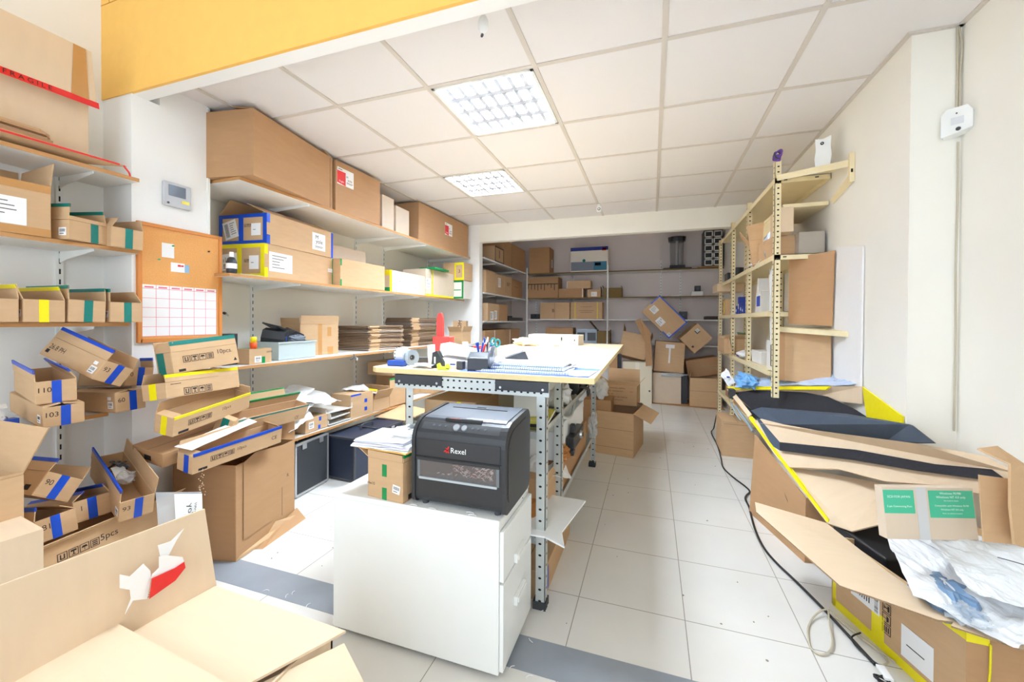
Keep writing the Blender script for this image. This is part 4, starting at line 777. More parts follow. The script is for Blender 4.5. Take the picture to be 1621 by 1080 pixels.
for k in range(230):
    u = rnd.random(); x = wx0+.01+(wx1-wx0-.03)*(1-u*u*.75 if rnd.random() < .7 else rnd.random()); top = (wz1-.006) if x > cx-.02 else wz0+.022
    z = wz0+.002+(top-wz0)*rnd.random(); mt = sm_[2] if z < wz0+.02 else rnd.choice(sm_[:2]); a = rnd.uniform(-1.3, 1.3); l = .011; w_ = .0011
    dx, dz = l*math.cos(a), l*math.sin(a); z2 = min(max(z+dz, wz0+.002), wz1-.002); yy = SY0+.0036+rnd.random()*.0008
    b.add([(x, yy, z-w_), (x+dx, yy, z2-w_), (x+dx, yy, z2+w_), (x, yy, z+w_)], [(0, 1, 2, 3)], mt)
o = b.obj('paper_shreds', t); o['kind'] = 'stuff'
b = MB(); b.bx(wx0, wx1, SY0+.0012, SY0+.0024, wz0, wz1, mat('clear_pane', srgb(160, 166, 170), .1, alpha=.08, spec=.15)); b.obj('bin_window', t)
# sloping control strip with buttons, lid with slot
def topz(y):      # height of the front shoulder at depth y
    cy, cz, r1, r2 = SY0+.006+.085, SZ1-.004-.075-.018, .085, .075
    if y < cy: return cz+r2*math.sqrt(max(0, 1-((cy-y)/r1)**2))
    return cz+r2+.012*(y-cy)/(.2)
b = MB()
n = 6; ys_ = [SY0+.018+.022*k/n for k in range(n+1)]; vs = []
for y in ys_: vs += [(SX0+.03, y, topz(y)+.0022), (SX1-.03, y, topz(y)+.0022)]
b.add(vs, [(2*i, 2*i+1, 2*i+3, 2*i+2) for i in range(n)], DGREY); b.obj('control_strip', t)
def knob(x, y, r, mt, h=.005, nm='button'):
    b = MB(); z = topz(y); nrm = Vector((0, -(topz(y+.002)-topz(y-.002)), .004)).normalized(); p = Vector((x, y, z)); b.cyl(p, p+nrm*h, r, r*.9, mt, 18); return b.obj(nm, t, bevel=.0008)
knob(cx-.015, SY0+.030, .014, mat('silver_button', srgb(165, 172, 180), .3, .4)); knob(cx+.017, SY0+.030, .012, MATS['silver_button'])
for k, dx in enumerate((-.11, -.085, -.06, .05, .072, .1)): knob(cx+dx, SY0+.031, .005, mat('grey_button', srgb(88, 94, 102), .4), .003)
b = MB(); yl = SY0+.062; vs = []; N_ = 10; y_s = [yl+(SY1-.03-yl)*k/N_ for k in range(N_+1)]
for y in y_s: vs += [(SX0+.02, y, topz(y)+.004), (SX1-.02, y, topz(y)+.004)]
nb_ = len(vs); vs += [(v[0], v[1], v[2]-.005) for v in vs]
fs = [(2*i, 2*i+1, 2*i+3, 2*i+2) for i in range(N_)]+[(2*i, 2*i+2, nb_+2*i+2, nb_+2*i) for i in range(N_)]+[(2*i+1, nb_+2*i+1, nb_+2*i+3, 2*i+3) for i in range(N_)]+[(0, nb_, nb_+1, 1)]
b.add(vs, fs, mat('lid_plastic', srgb(92, 97, 108), .3)); lid = b.obj('lid', t)
b = MB(); b.bx(cx-.075, cx+.075, yl-.008, yl+.006, topz(yl)-.004, topz(yl)+.007, BLACKG); b.bx(cx-.055, cx-.01, yl-.0085, yl-.002, topz(yl)+.0071, topz(yl)+.0076, mat('red_print', srgb(150, 50, 46), .5)); b.obj('lid_latch', lid, bevel=.002)
b = MB(); yy = SY0+.2; b.bx(cx-.12, cx+.12, yy, yy+.008, topz(yy)+.004, topz(yy)+.0052, HOLE); b.bx(cx-.02, cx+.02, yy+.02, yy+.03, topz(yy)+.004, topz(yy)+.006, HOLE); b.obj('paper_slot', lid)
for x in (SX0+.04, SX1-.04):
    for y in (SY0+.035, SY1-.05): b = MB(); b.cyl((x, y, .563), (x, y, .576), .012, .012, DGREY, 12); b.obj('foot', t)
rnd = random.Random(21)
for k, (x, y, z, lb) in enumerate(((-.60, 1.286, .5635, 'curl of shredded paper in front of the shredder, right end'), (-.615, 1.30, .5635, 'curl of shredded paper just under the right front foot of the shredder'), (-.76, 1.282, .5635, 'curl of shredded paper in front of the shredder, middle'), (-.84, 1.285, .5635, 'curl of shredded paper at the left front corner of the shredder'))):
    b = MB(); b.tube([(x-.014, y, z+.002), (x-.004, y-.004, z+.006), (x+.006, y+.003, z+.003), (x+.016, y, z+.002)], .0018, PAPER, n=4); solo(b, 'paper_shred', lb, 'paper scrap', 'paper shreds on the cabinet')
# grey-green taped carton with flaps and papers, left of the shredder
t = carton('upright tan carton with green tape marks and a barcode label beside the shredder', (-.965, 1.285+.06, .563), (0, 0, -6), (.175, .11, .155), KR, flaps=[('W', 150, .06), ('S', 92, .028), ('E', 92, .03, GREEN), ('N', 100, .04)], tapes=[('S', .42, .55, .58, .88, GREEN), ('S', .42, .55, 0, .3, GREEN)], labels=[('S', .82, .32, .036, .032, 'small', -8)], marks=[('E', .6, .55, 'rect', .03, .05), ('E', .5, .1, 'rect', .05, .02), ('S', .1, .35, 'text', .016, 'Hw10')])
for k in range(9):
    b = MB(); a = (k*17) % 14-7; z = .748+k*.0045; mt = [mat('yellow_envelope', srgb(235, 185, 100), .6), PAPER, mat('lilac_paper', srgb(205, 205, 225), .6)][0 if k == 0 else (1 if k % 3 else 2)]
    w0 = .15-.004*k; b.sheet([(-w0, -.08, 0), (w0-.01, -.085, .006), (w0, .09, .01), (-w0+.01, .085, 0)], 8, 6, .004, k, mt, t=.004, freq=6)
    solo(b, 'paper_sheet', 'yellow envelope at the bottom of the paper stack beside the shredder' if k == 0 else ('white sheet topmost of the paper stack left of the shredder' if k == 8 else 'paper sheet, ' + ORD[k] + ' from the bottom of the stack beside the shredder'), 'paper', 'paper stack on the green taped carton', loc=(-1.0, 1.38, z), rot=(0, 0, a))
b = MB(); b.blob((-.93, 1.40, .805), (.06, .05, .02), .35, 9, PAPER, 16); solo(b, 'crumpled_paper', 'crumpled white paper on top of the paper stack beside the shredder', 'paper')
b = MB(); b.sheet([(-.93, 1.37, .828), (-.88, 1.375, .826), (-.885, 1.41, .832), (-.925, 1.405, .836)], 6, 6, .01, 31, mat('grey_fabric', srgb(110, 115, 118), .8), freq=30); solo(b, 'grey_rag', 'small dark grey scrap on the crumpled paper beside the shredder', 'scrap')

# ================================================================== work table of slotted angle steel
TX0, TX1, TY0, TY1, TZ = -1.345, -.222, 1.66, 4.22, 1.02
T = thing('work_table', 'long work table with beech top and slotted steel legs in mid room', 'table', (-.8, 2.9, 0))
b = MB(); b.slab([(TX0, TY0+.03, TZ), (TX0+.04, TY0, TZ), (TX1, TY0-.01, TZ), (TX1-.05, TY1, TZ), (TX0, TY1-.1, TZ)], .024, BEECH, mt2=mat('table_edge_ply', srgb(236, 214, 160), .55, noise_amt=.05)); b.obj('table_top', T)
def angle_leg(x, y, sx, sy, z0, z1, parent, mt=GALV, w=.042, hole=.05, name='leg', dn=.0):
    """L section: one flange facing -y/+y, one facing x; holes on both"""
    b = MB(); t_ = .003
    xa, xb = sorted((x, x+sx*w)); ya, yb = sorted((y, y+sy*w))
    b.bx(xa, xb, y-(t_ if sy < 0 else 0), y+(t_ if sy > 0 else 0), z0, z1, mt)
    b.bx(x-(t_ if sx < 0 else 0), x+(t_ if sx > 0 else 0), ya, yb, z0, z1, mt)
    n = int((z1-z0-.02)/hole)
    for k in range(n):
        z = z0+.03+k*hole*.999
        xm = x+sx*w*.55; ym = y+sy*w*.55; e = .0006
        def oval(c, u, mt_, sz=.0095):
            P = []
            for q in range(8):
                a = 2*math.pi*q/8; P.append((c[0]+u[0]*.0072*math.cos(a), c[1]+u[1]*.0072*math.cos(a), c[2]+.0052*math.sin(a)))
            b.add(P, [tuple(range(8))], mt_)
        oval((xm, y-e if sy > 0 else y-t_-e, z), (1, 0), HOLE); oval((xm, y+t_+e if sy > 0 else y+e, z), (-1, 0), HOLE)
        oval((x-e if sx > 0 else x-t_-e, ym, z), (0, -1), HOLE); oval((x+t_+e if sx > 0 else x+e, ym, z), (0, 1), HOLE)
    return b.obj(name, parent)
for (x, y, sx, sy) in ((-.43, 1.665, -1, 1), (-1.135, 1.665, 1, 1), (-.455, 2.10, -1, 1), (-.455, 3.50, -1, -1), (-1.135, 3.50, 1, -1), (-1.135, 2.10, 1, 1)):
    l = angle_leg(x, y, sx, sy, .008, .995, T)
    b = MB(); b.bx(min(x, x+sx*.05)-.004, max(x, x+sx*.05)+.004, min(y, y+sy*.05)-.004, max(y, y+sy*.05)+.004, 0, .035, mat('rubber_foot', srgb(60, 62, 64), .8)); b.obj('foot', l)
def beam_y(y, x0, x1, z0, z1, nm='frame_beam', rows=2, parent=None, mt=GALV):
    b = MB(); b.bx(x0, x1, y-.003, y, z0, z1, mt); b.bx(x0, x1, y-.003, y+.03, z1-.003, z1, mt)
    for r in range(rows):
        z = z0+(z1-z0)*(r+.5)/rows
        for k in range(int((x1-x0)/.03)):
            x = x0+.02+k*.03; P = [(x+.0062*math.cos(a), y-.0036, z+.0048*math.sin(a)) for a in [2*math.pi*q/8 for q in range(8)]]; b.add(P, [tuple(range(8))], HOLE)
    return b.obj(nm, parent or T)
beam_y(1.662, -1.19, -.415, .928, .994); beam_y(3.5, -1.17, -.42, .93, .995)
for x in (-.455, -1.135):
    b = MB(); b.bx(x-.0015, x+.0015, 1.67, 3.5, .93, .993, GALV); b.obj('frame_beam', T)
for (x0, x1) in ((-1.188, -.932), (-.662, -.417)):
    b = MB(); b.bx(x0, x1, 1.653, 1.6585, .948, .992, mat('black_rubber_plate', srgb(58, 60, 66), .55, noise_amt=.15, scale=30)); 
    for x in (x0+.025, x1-.025): b.cyl((x, 1.653, .96), (x, 1.6505, .96), .006, .005, ALU, 10)
    b.obj('black_plate', T)
for z, lb in ((.765, 1), (.30, 2)):
    b = MB(); b.bx(-1.13, -.46, 1.69, 3.49, z-.025, z-.022, mat('grey_shelf_steel', srgb(168, 172, 172), .5)); b.bx(-.463, -.46, 1.69, 3.49, z-.03, z, GALV); b.bx(-1.13, -.46, 1.687, 1.69, z-.03, z, GALV); b.bx(-1.13, -.46, 2.1, 2.103, z-.03, z, GALV); b.bx(-1.133, -1.13, 1.69, 3.49, z-.03, z, GALV); b.obj('lower_shelf', T)
b = MB(); b.slab([(-.47, 1.75, .77), (-.47, 3.45, .77), (-.43, 3.45, .79), (-.43, 1.75, .79)], .002, GALV) if False else None
# things on the shelves under the table top
b = MB(); b.bx(-1.08, -.80, 1.75, 2.05, .743, .86, KR); b.bx(-.9, -.88, 1.7495, 1.75, .75, .86, YEL); solo(b, 'cardboard_box', 'brown carton on the upper under-table shelf above the shredder', 'box')
z = .743
for k, (mt, lb) in enumerate(((mat('olive_cover', srgb(120, 120, 60), .5), 'olive covered book at the bottom of the pile under the table'), (BLACKP, 'black slim case lying on the olive book under the table'), (mat('yellow_cover', srgb(214, 206, 90), .5), 'yellow edged pad on the pile under the table'))):
    b = MB(); b.bx(-.1, .13, -.14, .14, 0, .014, mt); b.bx(-.098, .1305, -.1305, .13, .002, .012, PAPER) if k != 1 else None; solo(b, 'book', lb, 'book', loc=(-.60, 1.93, z+.0145*k), rot=(0, 0, 3*k))
b = MB(); b.bx(-.06, .06, -.08, .08, 0, .14, WHITES); solo(b, 'white_box', 'white box standing on the books under the table top', 'box', loc=(-.60, 1.93, .788), rot=(0, 0, 15), bevel=.004)
b = MB(); b.blob((-.55, 2.42, .80), (.08, .16, .065), .4, 5, BAG, 18, flat=-.055); solo(b, 'plastic_bag', 'white plastic bag drooping from the upper under-table shelf', 'bag')
b = MB(); b.cyl((-.62, 2.3, .79), (-.5, 2.3, .79), .045, .045, WHITEM, 20); b.cyl((-.499, 2.3, .79), (-.495, 2.3, .79), .018, .018, HOLE, 12); solo(b, 'label_roll', 'white roll on the upper under-table shelf left of the plastic bag', 'roll')
b = MB(); b.bx(-.6, -.48, 2.75, 3.15, .743, .83, BLACKP); b.tube([(-.48, 2.8, .8), (-.43, 2.9, .76), (-.45, 3.0, .7), (-.47, 3.1, .77)], .012, BLACKP); solo(b, 'black_tool', 'black machine part at the far end of the upper under-table shelf', 'tool', bevel=.005)
b = MB(); b.tube([(-.5, 2.2, .745), (-.48, 2.3, .69), (-.47, 2.45, .67), (-.48, 2.6, .72), (-.49, 2.7, .75)], .01, GALV); solo(b, 'metal_strip', 'curved grey cable sagging below the plastic bag under the table', 'cable')
b = MB(); b.bx(-.75, -.50, 2.15, 3.1, .48, .64, STYRO); solo(b, 'foam_block', 'white foam block behind the middle table leg', 'foam', bevel=.006)
b = MB(); b.bx(-.86, -.48, 2.2, 3.1, .278, .479, KD); solo(b, 'cardboard_box', 'brown carton under the white foam block inside the table', 'box')
t = thing('black_bracket', 'black ball head bracket with a silver knob on the lower table shelf', 'bracket', (-.47, 2.62, .50))
b = MB(); b.bx(-.497, -.445, 2.42, 2.78, .46, .54, BLACKP); b.bx(-.49, -.46, 2.5, 2.54, .54, .60, BLACKP); b.bx(-.5, -.44, 2.38, 2.44, .44, .47, BLACKP); b.obj('bracket_body', t, bevel=.006)
b = MB(); b.cyl((-.445, 2.64, .505), (-.43, 2.64, .505), .028, .026, ALU, 20); b.cyl((-.43, 2.64, .505), (-.425, 2.64, .505), .014, .014, BLACKP, 16); b.obj('knob', t)
carton('open brown carton stuffed with paper on the lower table shelf', (-.585, 2.12, .302), (0, 0, -4), (.2, .30, .14), KR, flaps=[('S', 120, .05), ('E', 60, .03)])
for k, (c, r, lb) in enumerate((((-.50, 2.34, .46), (.035, .09, .045), 'crumpled brown wrapping paper spilling over the open carton under the table'), ((-.56, 1.83, .32), (.07, .07, .05), 'crumpled brown wrapping paper at the front of the lower table shelf'))):
    b = MB(); b.blob(c, r, .45, 11+k, TAN, 20); solo(b, 'wrapping_paper', lb, 'paper', 'crumpled brown wrapping papers')
b = MB(); b.sheet([(-.58, 2.0, .46), (-.46, 2.05, .44), (-.44, 2.3, .34), (-.5, 2.35, .44)], 10, 10, .02, 8, PAPER, freq=10); solo(b, 'crumpled_paper', 'white crumpled paper hanging out of the carton under the table', 'paper')
b = MB(); b.sheet([(-.62, 2.02, .44), (-.55, 2.0, .46), (-.54, 2.12, .52), (-.63, 2.14, .50)], 10, 10, .02, 18, PAPER, freq=10); solo(b, 'crumpled_paper', 'white crumpled paper standing at the left in the carton under the table', 'paper')
b = MB(); b.blob((-.45, 3.3, .40), (.03, .1, .09), .4, 15, BAGC, 16); solo(b, 'plastic_bag', 'clear plastic bag bulging from the lower table shelf near the far leg', 'bag')
b = MB(); b.slab([(-.62, 2.06, .335), (-.62, 1.62, .345), (-.42, 1.62, .349), (-.325, 1.57, .35), (-.36, 1.68, .35), (-.31, 2.01, .35)], .007, STYRO); solo(b, 'foam_sheet', 'white foam sheet sticking out beside the front table leg', 'sheet')
carton('long brown carton on the floor under the table, edge along the aisle', (-.545, 2.02, 0), (0, 0, 0), (.19, .6, .13), KR, op=False, tapes=[('E', .05, .15, .1, .9, BLUE)])
# ================================================================== things on the table top
z = TZ+.0005
t = thing('pen_holder', 'black rounded desk organiser full of pens on the near end of the table', 'pen holder', (-.775, 1.75, z), (0, 0, 8))
b = MB(); b.prism([(-.052, 0), (.03, 0), (.036, .01), (.036, .085), (-.01, .085), (-.052, .055)], -.05, .05, 'x', mat('organiser_black', srgb(48, 52, 60), .35)); b.obj('holder_body', t, local=True, bevel=.006, seg=3)
b = MB(); b.cyl((.05, 0.0, .058), (.058, 0, .058), .055, .055, mat('grey_disc', srgb(120, 124, 136), .35), 28); b.obj('round_side', t, local=True, bevel=.002)
b = MB(); b.bx(-.038, .038, -.045, -.018, .056, .063, PAPER); solo(b, 'note_paper', 'small white papers tucked into the front of the desk organiser', 'paper', loc=(-.775, 1.75, z), rot=(0, 0, 8))
pens = [(-.03, .02, 12, -8, BLUEP, 'blue pen leaning far left in the desk organiser'), (-.018, .025, -3, 6, BLUEP, 'tall blue pen second from the left in the desk organiser'), (-.02, .005, 20, 0, REDP, 'red pen leaning left in the desk organiser'), (.0, .012, -14, 4, BLUEP, 'thick blue marker in the middle of the desk organiser'), (.012, .02, 3, -5, BLACKP, 'black pen in the middle of the desk organiser'), (.02, .01, 10, -10, BLUEP, 'blue capped marker right of the middle in the desk organiser'), (.028, .022, -6, 8, WHITEM, 'white pen near the right side of the desk organiser')]
for (dx, dy, a, c_, mt, lb) in pens:
    b = MB(); b.cyl((0, 0, 0), (0, 0, .12), .005, .005, mt, 10); b.cyl((0, 0, .12), (0, 0, .145), .0055, .004, PAPER if mt != WHITEM else BLUEP, 10); solo(b, 'pen', lb, 'pen', 'pens in the organiser', loc=(-.775+dx, 1.757+dy, z+.012), rot=(c_, a, 0))
t = thing('scissors', 'teal handled scissors standing in the right of the desk organiser', 'scissors', (-.735, 1.768, z+.02), (6, 16, 0))
b = MB(); b.slab([(-.006, 0, 0), (.006, 0, 0), (.004, 0, .1), (-.004, 0, .1)], .003, ALU); b.obj('blades', t, local=True)
for s in (-1, 1):
    b = MB(); b.tube([(s*.012+.012*math.cos(a), 0, .118+.017*math.sin(a)) for a in [2*math.pi*k/10 for k in range(11)]], .004, TEALP, sub=2); b.obj('handle', t, local=True)
t = thing('red_tape_gun', 'red plastic dispenser with a tall upright blade on the table', 'dispenser', (-1.13, 2.0, z))
b = MB(); b.prism([(-.048, 0), (.048, 0), (.052, .105), (-.052, .105)], -.03, .03, 'y', REDP, Matrix.Translation((-1.115, 2.0, z+.04))); b.obj('dispenser_body', t, bevel=.005)
b = MB(); b.prism([(-.02, .14), (.02, .14), (.017, .25), (.008, .278), (-.008, .278), (-.018, .25)], 1.99, 2.01, 'y', REDP, Matrix.Translation((-1.135, 0, z))); b.obj('upright_blade', t, bevel=.003)
b = MB(); b.bx(-1.17, -1.06, 1.965, 2.035, z, z+.04, REDP); b.obj('base', t)
t = thing('tape_roll_holder', 'white tape roll in a blue holder at the near left corner of the table', 'tape', (-1.23, 1.77, z))
b = MB(); b.bx(-1.295, -1.195, 1.735, 1.785, z, z+.028, mat('blue_box_plastic', srgb(30, 80, 180), .4)); b.obj('holder_base', t, bevel=.004)
b = MB(); b.cyl((-1.275, 1.80, z+.055), (-1.225, 1.80, z+.055), .036, .036, PAPER, 24)
for k in range(6): a = 2.2+k*.28; b.bx(-1.272, -1.265, 1.80-.0368*math.cos(a*0+.5*k-.9)-.0005, 1.80-.0368*math.cos(.5*k-.9)+.0005, z+.055+.0364*math.sin(.5*k-.9), z+.06+.0364*math.sin(.5*k-.9), INK)
b.obj('tape_roll', t)
t = thing('clear_tape_reel', 'pair of grey clear tape reels leaning behind the blue holder on the table', 'tape', (-1.17, 1.79, z))
for k, (x, a) in enumerate(((-1.205, 24), (-1.185, -24))):
    M = Matrix.Translation((x, 1.79, z+.042)) @ Matrix.Rotation(R(a), 4, 'Z') @ Matrix.Rotation(R(90), 4, 'Y')
    b = MB(); b.lathe([(.014, -.007), (.042, -.007), (.042, .007), (.014, .007), (.014, -.007)], mat('clear_tape', srgb(160, 172, 184), .2), 24, M, False); b.obj('reel', t)
    b = MB(); b.lathe([(.009, -.008), (.0142, -.008), (.0142, .008), (.009, .008), (.009, -.008)], DGREY, 18, M, False); b.obj('core', t)
for (x, y, w, d, h, mt, lb, nm) in ((-1.20, 1.95, .08, .06, .03, DGREY, 'dark grey tape holder behind the clear reels on the table', 'tape_holder'), (-1.09, 1.89, .085, .07, .105, WHITEM, 'white square tub left of the red dispenser on the table', 'tub'), (-.955, 1.95, .06, .06, .12, WHITEM, 'white capped bottle right of the red dispenser on the table', 'bottle'), (-.985, 2.2, .06, .05, .085, REDP, 'small red object far behind the white bottle on the table', 'small_box'), (-.93, 2.25, .07, .05, .1, mat('grey_blue_plastic', srgb(150, 160, 168), .4), 'grey blue box behind the white bottle on the table', 'small_box'), (-1.06, 2.22, .05, .05, .08, DGREY, 'dark small tin behind the red dispenser on the table', 'tin')):
    b = MB()
    if nm == 'bottle': b.lathe([(0, 0), (.03, 0), (.03, .08), (.016, .1), (.016, .12), (0, .12)], mt, 20)
    elif nm == 'tin': b.lathe([(0, 0), (.025, 0), (.025, .08), (.023, .083), (0, .083)], mt, 20)
    elif nm == 'tub': b.prism([(-.034, 0), (.034, 0), (.042, .105), (.036, .105), (.03, .006), (-.03, .006), (-.036, .105), (-.042, .105)], -.035, .035, 'y', mt)
    else: b.bx(-w/2, w/2, -d/2, d/2, 0, h, mt)
    solo(b, nm, lb, nm.replace('_', ' '), loc=(x, y, z), bevel=.003)
b = MB(); b.prism([(-.1, 0), (.1, 0), (.1, .03), (-.1, .055)], -.075, .075, 'y', PAPER); b.bx(-.02, .008, -.0758, -.075, .015, .022, BLUEP); solo(b, 'white_carton', 'white flat packet with a small blue mark left of the desk organiser', 'packet', loc=(-.93, 1.84, z), rot=(0, 0, 3), bevel=.003)
b = MB(); b.prism([(-.1, 0), (.1, 0), (.1, .03), (-.1, .052)], -.07, .07, 'y', PAPER); solo(b, 'white_carton', 'second white packet lying on the one beside the desk organiser', 'packet', loc=(-.925, 1.86, z+.0575), rot=(0, 6, 10), bevel=.003)
t = thing('label_punch', 'black hand punch with a white label plate before the white packets', 'punch', (-1.03, 1.76, z))
b = MB(); b.prism([(-.03, 0), (.035, 0), (.035, .03), (.0, .085), (-.025, .075), (-.03, .02)], 1.745, 1.775, 'y', mat('punch_black', srgb(52, 55, 58), .35), Matrix.Translation((-1.01, 0, z))); b.obj('punch_body', t, bevel=.003)
b = MB(); b.bx(-1.025, -1.016, 1.7438, 1.7445, z+.022, z+.055, PAPER); b.obj('label_plate', t)
t = thing('tape_cutter', 'lime green little tape cutter at the table edge', 'tape cutter', (-.965, 1.69, z))
b = MB(); b.prism([(-.025, 0), (.03, 0), (.034, .018), (.026, .03), (.01, .014), (-.012, .016), (-.02, .032), (-.03, .025)], 1.682, 1.7, 'y', LIME, Matrix.Translation((-.945, 0, z))); b.obj('cutter_body', t, bevel=.002)
b = MB(); b.bx(-.925, -.91, 1.6815, 1.682, z+.006, z+.009, INK); b.obj('print', t)
b = MB(); b.bx(-.89, -.855, 1.72, 1.75, z, z+.04, DGREY); solo(b, 'black_block', 'small black block between the lime cutter and the desk organiser', 'block', bevel=.003)
for k, (x, y, a) in enumerate(((-1.12, 1.73, 20), (-1.08, 1.745, -25), (-1.10, 1.78, 40), (-1.06, 1.72, 5))):
    b = MB(); b.sheet([(-.05, -.02, 0), (.05, -.02, .006), (.045, .02, .012), (-.05, .02, .008)], 8, 4, .006, k+20, mat('clear_strip', srgb(190, 196, 198), .2, alpha=.8), freq=15); solo(b, 'plastic_strip', 'crumpled clear plastic strip between reels and black punch, ' + ('undermost', 'second from below', 'third from below', 'uppermost')[k], 'plastic scrap', 'plastic strips on the table', loc=(x, y, z+.003*k), rot=(0, 0, a))
t = thing('desk_phone_handset', 'dark grey handheld device lying tilted behind the spiral notebooks', 'device', (-.70, 2.02, z), (0, 0, 28))
b = MB(); b.prism([(-.08, 0), (.05, .0), (.075, .03), (.055, .075), (-.075, .03)], -.03, .03, 'y', DGREY); b.obj('device_body', t, local=True, bevel=.01, seg=3)
b = MB(); b.bx(-.075, -.04, -.0305, -.0302, .006, .026, WINK); b.obj('label_patch', t, local=True)
# blue cutting sheet, notebooks
b = MB(); b.slab([(-.86, 1.672, z+.001), (-.25, 1.665, z+.001), (-.235, 1.98, z+.001), (-.8, 2.05, z+.001)], .001, mat('blue_print_sheet', srgb(86, 122, 214), .5, noise_amt=.25, scale=14)); solo(b, 'blue_sheet', 'blue printed sheet spread under the spiral notebooks', 'sheet')
def spiral(x, y, zz, w, d, cover, wire, label, a, n=34):
    t = thing('spiral_notebook', label, 'notebook', (x, y, zz), (0, 0, a), 'spiral notebooks on the table')
    b = MB(); b.bx(-w/2, w/2, -d/2, d/2, 0, .008, PAPER); b.obj('pages', t, local=True)
    b = MB(); b.bx(-w/2, w/2, -d/2, d/2, .0082, .0094, cover); b.bx(-w/2+.01, -w/2+.06, -d/2+.01, -d/2+.04, .0095, .0098, INKB); b.obj('cover', t, local=True)
    b = MB()
    for k in range(n):
        xx = -w/2+.01+(w-.02)*k/(n-1); b.tube([(xx, -d/2+.006, -.0005), (xx, -d/2-.006, .004), (xx, -d/2+.002, .013), (xx, -d/2+.008, .0095)], .0009, wire, n=4, sub=2)
    b.obj('spiral_binding', t, local=True); return t
SILV = mat('silver_wire', srgb(150, 165, 180), .3, .6); REDW = mat('red_wire', srgb(220, 120, 130), .4)
BC = mat('pale_blue_cover', srgb(190, 212, 236), .4); WC = mat('pale_cover', srgb(228, 234, 240), .4)
spiral(-.545, 1.79, z+.002, .40, .2, BC, SILV, 'pale blue spiral notebook at the bottom front of the notebook pile', 1)
spiral(-.55, 1.83, z+.014, .37, .2, BC, mat('dark_wire', srgb(80, 92, 110), .4), 'blue spiral notebook with dark binding in the middle of the notebook pile', -1)
spiral(-.555, 1.86, z+.026, .36, .2, WC, SILV, 'pale spiral notebook lying second from the top of the notebook pile', 0)
spiral(-.545, 1.95, z+.014, .37, .18, WC, REDW, 'white spiral notebook with a pink binding at the back of the pile', 0)
b = MB(); b.slab([(0, 0, 0), (.05, -.01, 0), (.11, .13, .05), (.06, .15, .055)], .002, PAPER); b.text('JACQUET', .016, INK, Matrix.Translation((.045, .05, .022)) @ Matrix.Rotation(R(57), 4, 'Z') @ Matrix.Rotation(R(20), 4, 'X')); solo(b, 'printed_strip', 'white printed strip leaning between the organiser and the notebooks', 'label', loc=(-.79, 1.70, z+.004))
b = MB(); b.slab([(-.30, 1.67, z+.003), (-.25, 1.70, z+.003), (-.24, 1.88, z+.004), (-.36, 1.86, z+.004), (-.37, 1.74, z+.003)], .001, PAPER); solo(b, 'loose_paper', 'loose white sheet with a blue print at the right table corner', 'paper')
# far end of the table
carton('long white box lying at the far end of the table', (-.92, 3.95, z), (0, 0, -6), (.52, .2, .1), KW, op=False, seam=False, name='white_box', marks=[('S', .93, .5, 'rect', .012, .02)])
for (p0, p1, r, mt, lb) in (((-1.1, 3.72, z+.05), (-.80, 3.66, z+.07), .03, PAPER, 'white paper roll across the long white box on the far table end'), ((-1.05, 3.6, z+.03), (-.82, 3.63, z+.03), .028, WHITES, 'pale roll in front on the far table end')):
    b = MB(); b.cyl(p0, p1, r, r, mt, 18); b.cyl(p1, tuple(Vector(p1)+(Vector(p1)-Vector(p0)).normalized()*.001), r*.5, r*.5, DGREY, 12); solo(b, 'paper_roll', lb, 'roll')
b = MB(); b.blob((-1.12, 3.62, z+.035), (.12, .06, .035), .4, 3, mat('cream_paper', srgb(226, 212, 180), .7), 16, flat=-.035); solo(b, 'crumpled_paper', 'crumpled cream paper before the long white box on the table', 'paper')
b = MB(); b.slab([(-1.0, 3.5, z+.006), (-.86, 3.5, z+.006), (-.86, 3.62, z+.008), (-.98, 3.64, z+.008)], .004, WHITES); solo(b, 'white_card', 'small white card near the rolls on the far table end', 'card')

# ================================================================== cartons on the floor by the table
t = carton('brown floor carton with a side flap hanging open beyond the table', (-.293, 4.063, 0), (0, 0, -9), (.367, .496, .405), KR, op=True, flaps=[('E', 205, .17), ('N', 20, .1)], marks=[('S', .5, .18, 'rect', .36, .002), ('S', .5, .6, 'rect', .36, .002)])
carton('open topped carton with printed address lines standing on the brown floor carton', (-.29, 4.28, .409), (1, 0, -6), (.334, .25, .20), KR, flaps=[('N', 88, .14), ('W', 150, .09), ('E', 130, .08), ('S', 12, .1)], marks=[('S', .4, .85, 'text', .016, 'GUANGZHOU SHIPPING'), ('S', .38, .7, 'text', .016, 'SIZE:  MEASUREMENT'), ('S', .22, .55, 'text', .016, 'PO:   80'), ('S', .45, .4, 'text', .016, 'NO:   LOT  0021 MADE 86'), ('S', .4, .25, 'text', .016, 'QTY: 10 PCS/CTN'), ('S', .84, .7, 'rtext', .016, 'TOP')])
b = MB(); b.bx(-.09, .09, -.15, .15, 0, .34, KD); solo(b, 'cardboard_box', 'brown carton squeezed between the table leg and the stacked cartons', 'box', loc=(-.62, 4.1, 0))
b = MB(); b.blob((-.46, 3.92, .60), (.06, .09, .09), .3, 21, BAG, 16); solo(b, 'plastic_bag', 'pale crumpled wrapping on the carton next to the far table leg', 'bag')
b = MB(); b.bx(-.62, -.36, 3.86, 4.2, .341, .50, KD); solo(b, 'cardboard_box', 'dark brown box beneath the pale wrapping behind the far table leg', 'box')
carton('plain brown carton under the beige rack by the aisle', (.772, 4.345, 0), (0, 0, -1), (.269, .409, .325), KR, op=False, marks=[('S', .5, .93, 'rect', .24, .002)])
